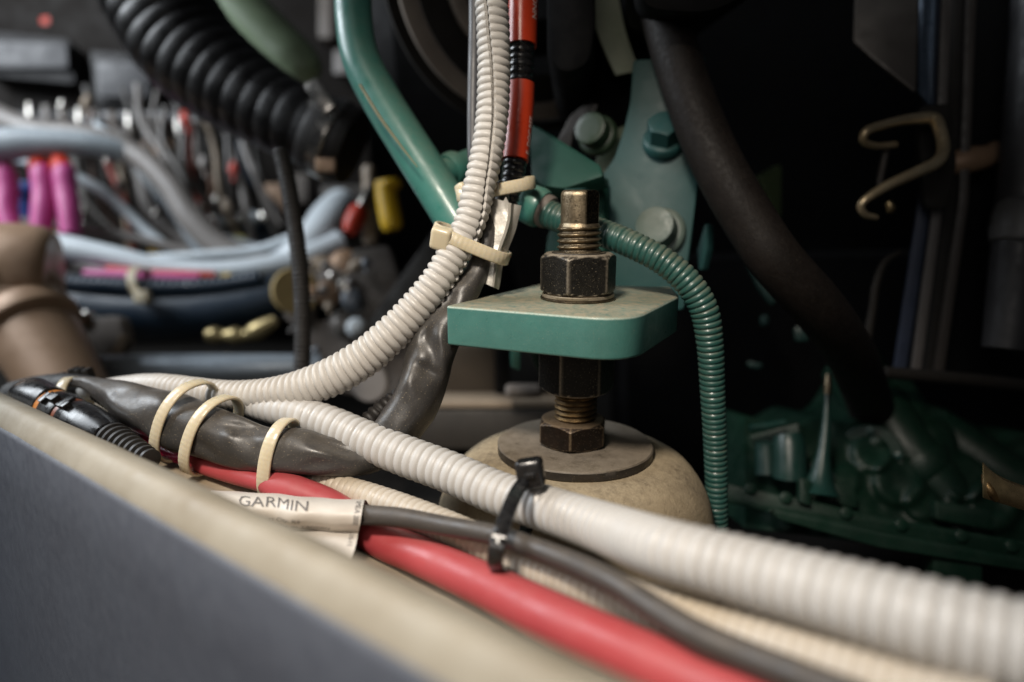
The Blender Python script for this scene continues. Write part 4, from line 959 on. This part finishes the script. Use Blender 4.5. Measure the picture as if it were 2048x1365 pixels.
# bronze pipe, far left
brp = thing('bronze_elbow', P(150, 760, 420), 'dull bronze pipe elbow with raised collars at the far left', 'pipe')
obj('pipe_body', tube_px([(-330, 430, 470, 98), (-180, 490, 455, 97), (-40, 560, 440, 95), (10, 600, 436, 92), (55, 650, 430, 84), (100, 720, 420, 78), (145, 800, 410, 74), (190, 900, 400, 72)], segs=48), BRZ, brp)
obj('collar', tube_px([(0, 592, 437, 96), (6, 598, 436, 104), (24, 616, 434, 104), (30, 622, 433, 96)], segs=48, step=.8), BRZ, brp)
obj('collar', tube_px([(50, 644, 431, 88), (54, 649, 430, 94), (66, 666, 428, 94), (70, 672, 427, 86)], segs=48, step=.8), BRZ, brp)
obj('flange', tube_px([(-60, 545, 446, 110), (-30, 562, 443, 118), (90, 565, 450, 110), (110, 566, 452, 96)], segs=40, step=1.5), BRZ, brp)
gb = thing('pipe_bracket', P(210, 720, 500), 'grey angled bracket with a tan edge beside the bronze elbow', 'bracket')
obj('plate', px_slab([(165, 635), (238, 630), (250, 690), (210, 722), (172, 700)], P(205, 680, 500), Vector((-.2, -.9, .3)), 12, 6, 2), TAUPE, gb)
obj('screw', lathe(P(176, 645, 492), Vector((-.2, -.9, .3)), [(8, 0), (8, 4), (5, 6), (1, 6.4)], 20), STEEL, gb)
obj('edge', tube_px([(248, 672, 490, 8), (232, 706, 490, 10), (200, 726, 490, 9)], segs=16), TAN, gb)
tube_thing('silver_pipe', 'blurred silver blue pipe running low behind the white conduit', 'pipe', [(150, 752, 480, 36), (260, 745, 480, 36), (380, 742, 484, 34), (520, 738, 490, 30), (640, 735, 500, 26)], mat('silver_blue_tube', (.36, .41, .46), .35, .3), segs=32)
tube_thing('brass_fitting', 'short run of brass fittings under the navy hose', 'fitting', [(415, 672, 520, 13), (430, 671, 520, 17), (450, 672, 520, 12), (470, 672, 520, 17), (492, 671, 520, 12), (510, 664, 520, 18), (535, 650, 520, 15), (552, 640, 520, 10)], mat('dull_brass', (.42, .33, .16), .4, .7), segs=24, step=1)
# vertical thin ribbed hose
tube_thing('thin_black_hose', 'thin black ribbed hose hanging straight down left of the white conduit', 'hose', [(560, 300, 330, 16), (572, 350, 330, 17), (585, 420, 330, 17), (596, 500, 330, 17), (603, 580, 330, 17), (605, 660, 330, 17), (604, 730, 330, 17), (600, 800, 332, 17)], BLKR, segs=32, step=.3, prof=corrug(2.3, .16, 2.4))
# machinery behind the white conduit
pump = thing('bilge_pump', P(800, 800, 520), 'taupe pump casting blurred behind the white conduit', 'pump')
def pslab(nm, pts, d, n, t, m, rad=6, bev=3): return obj(nm, px_slab(pts, P(*pts[0], d), Vector(n), t, rad, bev), m, pump)
pslab('casing', [(700, 500), (780, 490), (800, 560), (790, 650), (710, 640)], 520, (.1, -.95, .2), 40, ZINC)
pslab('casing', [(640, 640), (760, 630), (900, 560), (930, 800), (880, 830), (660, 780)], 530, (-.1, -.95, .1), 60, TAUPE)
pslab('slant_arm', [(730, 650), (880, 440), (910, 470), (780, 690)], 500, (-.2, -.9, .3), 25, SOOT)
pslab('base', [(620, 640), (740, 650), (700, 760), (610, 760)], 540, (.1, -.95, .2), 30, TAUPE)
pslab('column', [(850, 690), (990, 690), (990, 800), (850, 800)], 470, (0, -1, 0), 30, mat('brown_casting', (.07, .055, .04), .6), 3, 2)
pslab('column', [(990, 690), (1020, 690), (1020, 790), (990, 790)], 440, (0, -1, 0), 20, BLACK, 2, 1)
obj('shelf', box(P(960, 800, 450), RT, FW, UP, 110, 60, 5, 1.5), TAN, pump)
obj('shelf_face', box(P(960, 850, 440), RT, FW, UP, 130, 50, 24, 2), mat('dark_brown_face', (.03, .025, .02), .6), pump)
obj('ear', lathe(P(745, 765, 420), Vector((-.2, -.95, .2)), [(5, 0), (11, 0), (12, 1.5), (12, 5), (11, 6), (5, 6)], 32), GREYW, pump)
obj('pale_lump', box(P(1048, 782, 400), RT, FW, UP, 22, 14, 8, 3.5, 3), TAUPE, pump)
def knob(a, b, d, r, m, nm='fitting'):
    obj(nm, lathe(P(a, b, d), Vector((.2, -.9, .35)), [(r, -6), (r * 1.05, 0), (r * .8, 1), (r * .8, 6), (r * .6, 8), (r * .1, 8.5)], 24), m, pump)
knob(640, 545, 540, 13, TAN); knob(665, 565, 535, 15, TAUPE); knob(690, 530, 540, 12, BRZ); knob(655, 585, 530, 10, BRZ); knob(700, 575, 525, 9, STEEL); knob(600, 620, 540, 12, TAUPE); knob(690, 650, 520, 11, ZINC); knob(712, 655, 505, 7, PALEB); knob(705, 600, 510, 8, CHROME)
obj('gland_ring', lathe(P(590, 583, 520), Vector((.5, -.8, .2)), [(9, -4), (17, -4), (18, 0), (17, 4), (9, 4)], 32), mat('tan_ring', (.45, .33, .14), .5), pump)
# row of spade terminals at the back
tb = thing('terminal_row', P(220, 320, 760), 'row of blurred pale terminals in the dark behind the cables', 'terminal block')
obj('rail', box(P(220, 236, 770), RT, FW, UP, 260, 14, 10, 2), GREYC, tb)
for k in range(11):
    a = 60 + k * 33; b_ = 225 + (k * 37) % 34
    obj('terminal', tube_px([(a, b_ - 14, 752, 8), (a + 2, b_ + 6, 750, 9), (a + 5, b_ + 40, 752, 7), (a + 8, b_ + 70, 756, 6)], segs=14, step=3), (STEEL, GREYW, TAUPE)[k % 3], tb)
pnl = thing('wiring_panel', P(300, 560, 820), 'dark brown panel behind the tangle of cables', 'panel')
obj('board', px_slab([(-300, -160), (700, -160), (760, 560), (-300, 600)], P(200, 300, 860), Vector((.05, -1, .08)), 20, 8, 3), mat('dark_brown_board', (.014, .011, .009), .7, vs=8, spec=.2), pnl)
for k, (a, b_, w_, h_, m) in enumerate(((255, 330, 46, 60, SOOT), (320, 300, 60, 30, BRZ), (410, 300, 70, 60, SOOT), (560, 400, 60, 60, BRZ), (600, 380, 40, 60, TAUPE), (60, 30, 60, 40, SOOT), (20, 20, 40, 30, GREYW), (100, 48, 20, 18, REDP), (360, 370, 40, 50, SOOT), (690, 130, 40, 50, GREYW), (655, 40, 30, 90, TAUPE))):
    obj('module', box(P(a, b_, 845), RT, FW, UP, w_ * .6, 20, h_ * .6, 3), m, pnl)

# ---- tangle behind: thin wires, crimp ends, small fittings
rnd = random.Random(11)
WC = [('grey', GREYW), ('dull grey', mat('dull_wire_grey', (.14, .13, .12), .5)), ('black', BLKC), ('brown', mat('brown_wire', (.12, .06, .035), .5)), ('red', mat('dull_red_wire', (.30, .04, .02), .5)), ('tan', TAN), ('black', BLKC), ('grey', GREYW), ('navy', BLUEH)]
ORD = 'first second third fourth fifth sixth seventh eighth ninth tenth eleventh twelfth thirteenth fourteenth fifteenth sixteenth seventeenth eighteenth nineteenth twentieth'.split()
def wire_run(pts, r, m, label, group): return tag(obj('thin_wire', tube_px(pts, segs=10, step=3., per=8), m), label, 'wire', group)
for k in range(20):
    x = 130 + 20 * k + rnd.uniform(-8, 8); y = rnd.uniform(200, 300); d = rnd.uniform(660, 800); r = rnd.uniform(4, 8)
    wire_run([(x, y - 30, d, r), (x + rnd.uniform(-10, 25), y + 40, d - 5, r), (x + rnd.uniform(10, 60), y + 130, d - 12, r), (x + rnd.uniform(10, 120), y + 220, d, r)], r, WC[k % len(WC)][1], 'thin %s wire, %s from the left, dropping behind the sweeping pale cables' % (WC[k % len(WC)][0], ORD[k]), 'thin wires dropping behind the pale cables')
for k in range(16):
    x = rnd.uniform(100, 420); y = 545 + 9.5 * k; d = rnd.uniform(600, 690); r = rnd.uniform(4, 9)
    wire_run([(x - 120, y + rnd.uniform(-20, 20), d, r), (x, y + rnd.uniform(-14, 14), d, r), (x + 120, y + rnd.uniform(-25, 15), d, r), (x + 240, y + rnd.uniform(-50, 10), d, r)], r, WC[(k * 5 + 1) % len(WC)][1], 'thin %s wire, %s from the top, lying across the dark by the navy hose' % (WC[(k * 5 + 1) % len(WC)][0], ORD[k]), 'thin wires lying round the navy hose')
def crimp(a, b_, d, r, m, dx=0., dy=1.):
    return obj('crimp_end', tube_px([(a - dx * r * 2, b_ - dy * r * 2, d, r * .55), (a - dx * r, b_ - dy * r, d, r), (a + dx * r, b_ + dy * r, d, r), (a + dx * r * 1.2, b_ + dy * r * 1.2, d, r * .5), (a + dx * r * 3, b_ + dy * r * 3, d, r * .45)], segs=14, step=1.5), m)
for k in range(20):
    a = 125 + 18 * k + rnd.uniform(-8, 8); b_ = rnd.uniform(205, 440)
    tag(crimp(a, b_, rnd.uniform(640, 740), rnd.uniform(5, 10), (STEEL, GREYW, STEEL, TAN, REDP)[k % 5], rnd.uniform(-.3, .3)), 'small %s crimp end, %s from the left, glinting behind the pale cables' % (('bright', 'grey', 'bright', 'tan', 'red')[k % 5], ORD[k]), 'crimp end', 'crimp ends in the wiring tangle')
for k in range(18):
    a = 590 + 8.5 * k + rnd.uniform(-3, 3); b_ = rnd.uniform(500, 760)
    tag(crimp(a, b_, rnd.uniform(480, 560), rnd.uniform(6, 12), (TAUPE, ZINC, TAN, STEEL, BRZ, CHROME)[k % 6], rnd.uniform(-.8, .8), .6), 'small %s fitting, %s from the left, on the pump behind the white conduit' % (('taupe', 'dark grey', 'tan', 'bright', 'bronze', 'bluish')[k % 6], ORD[k]), 'fitting', 'small fittings round the pump')
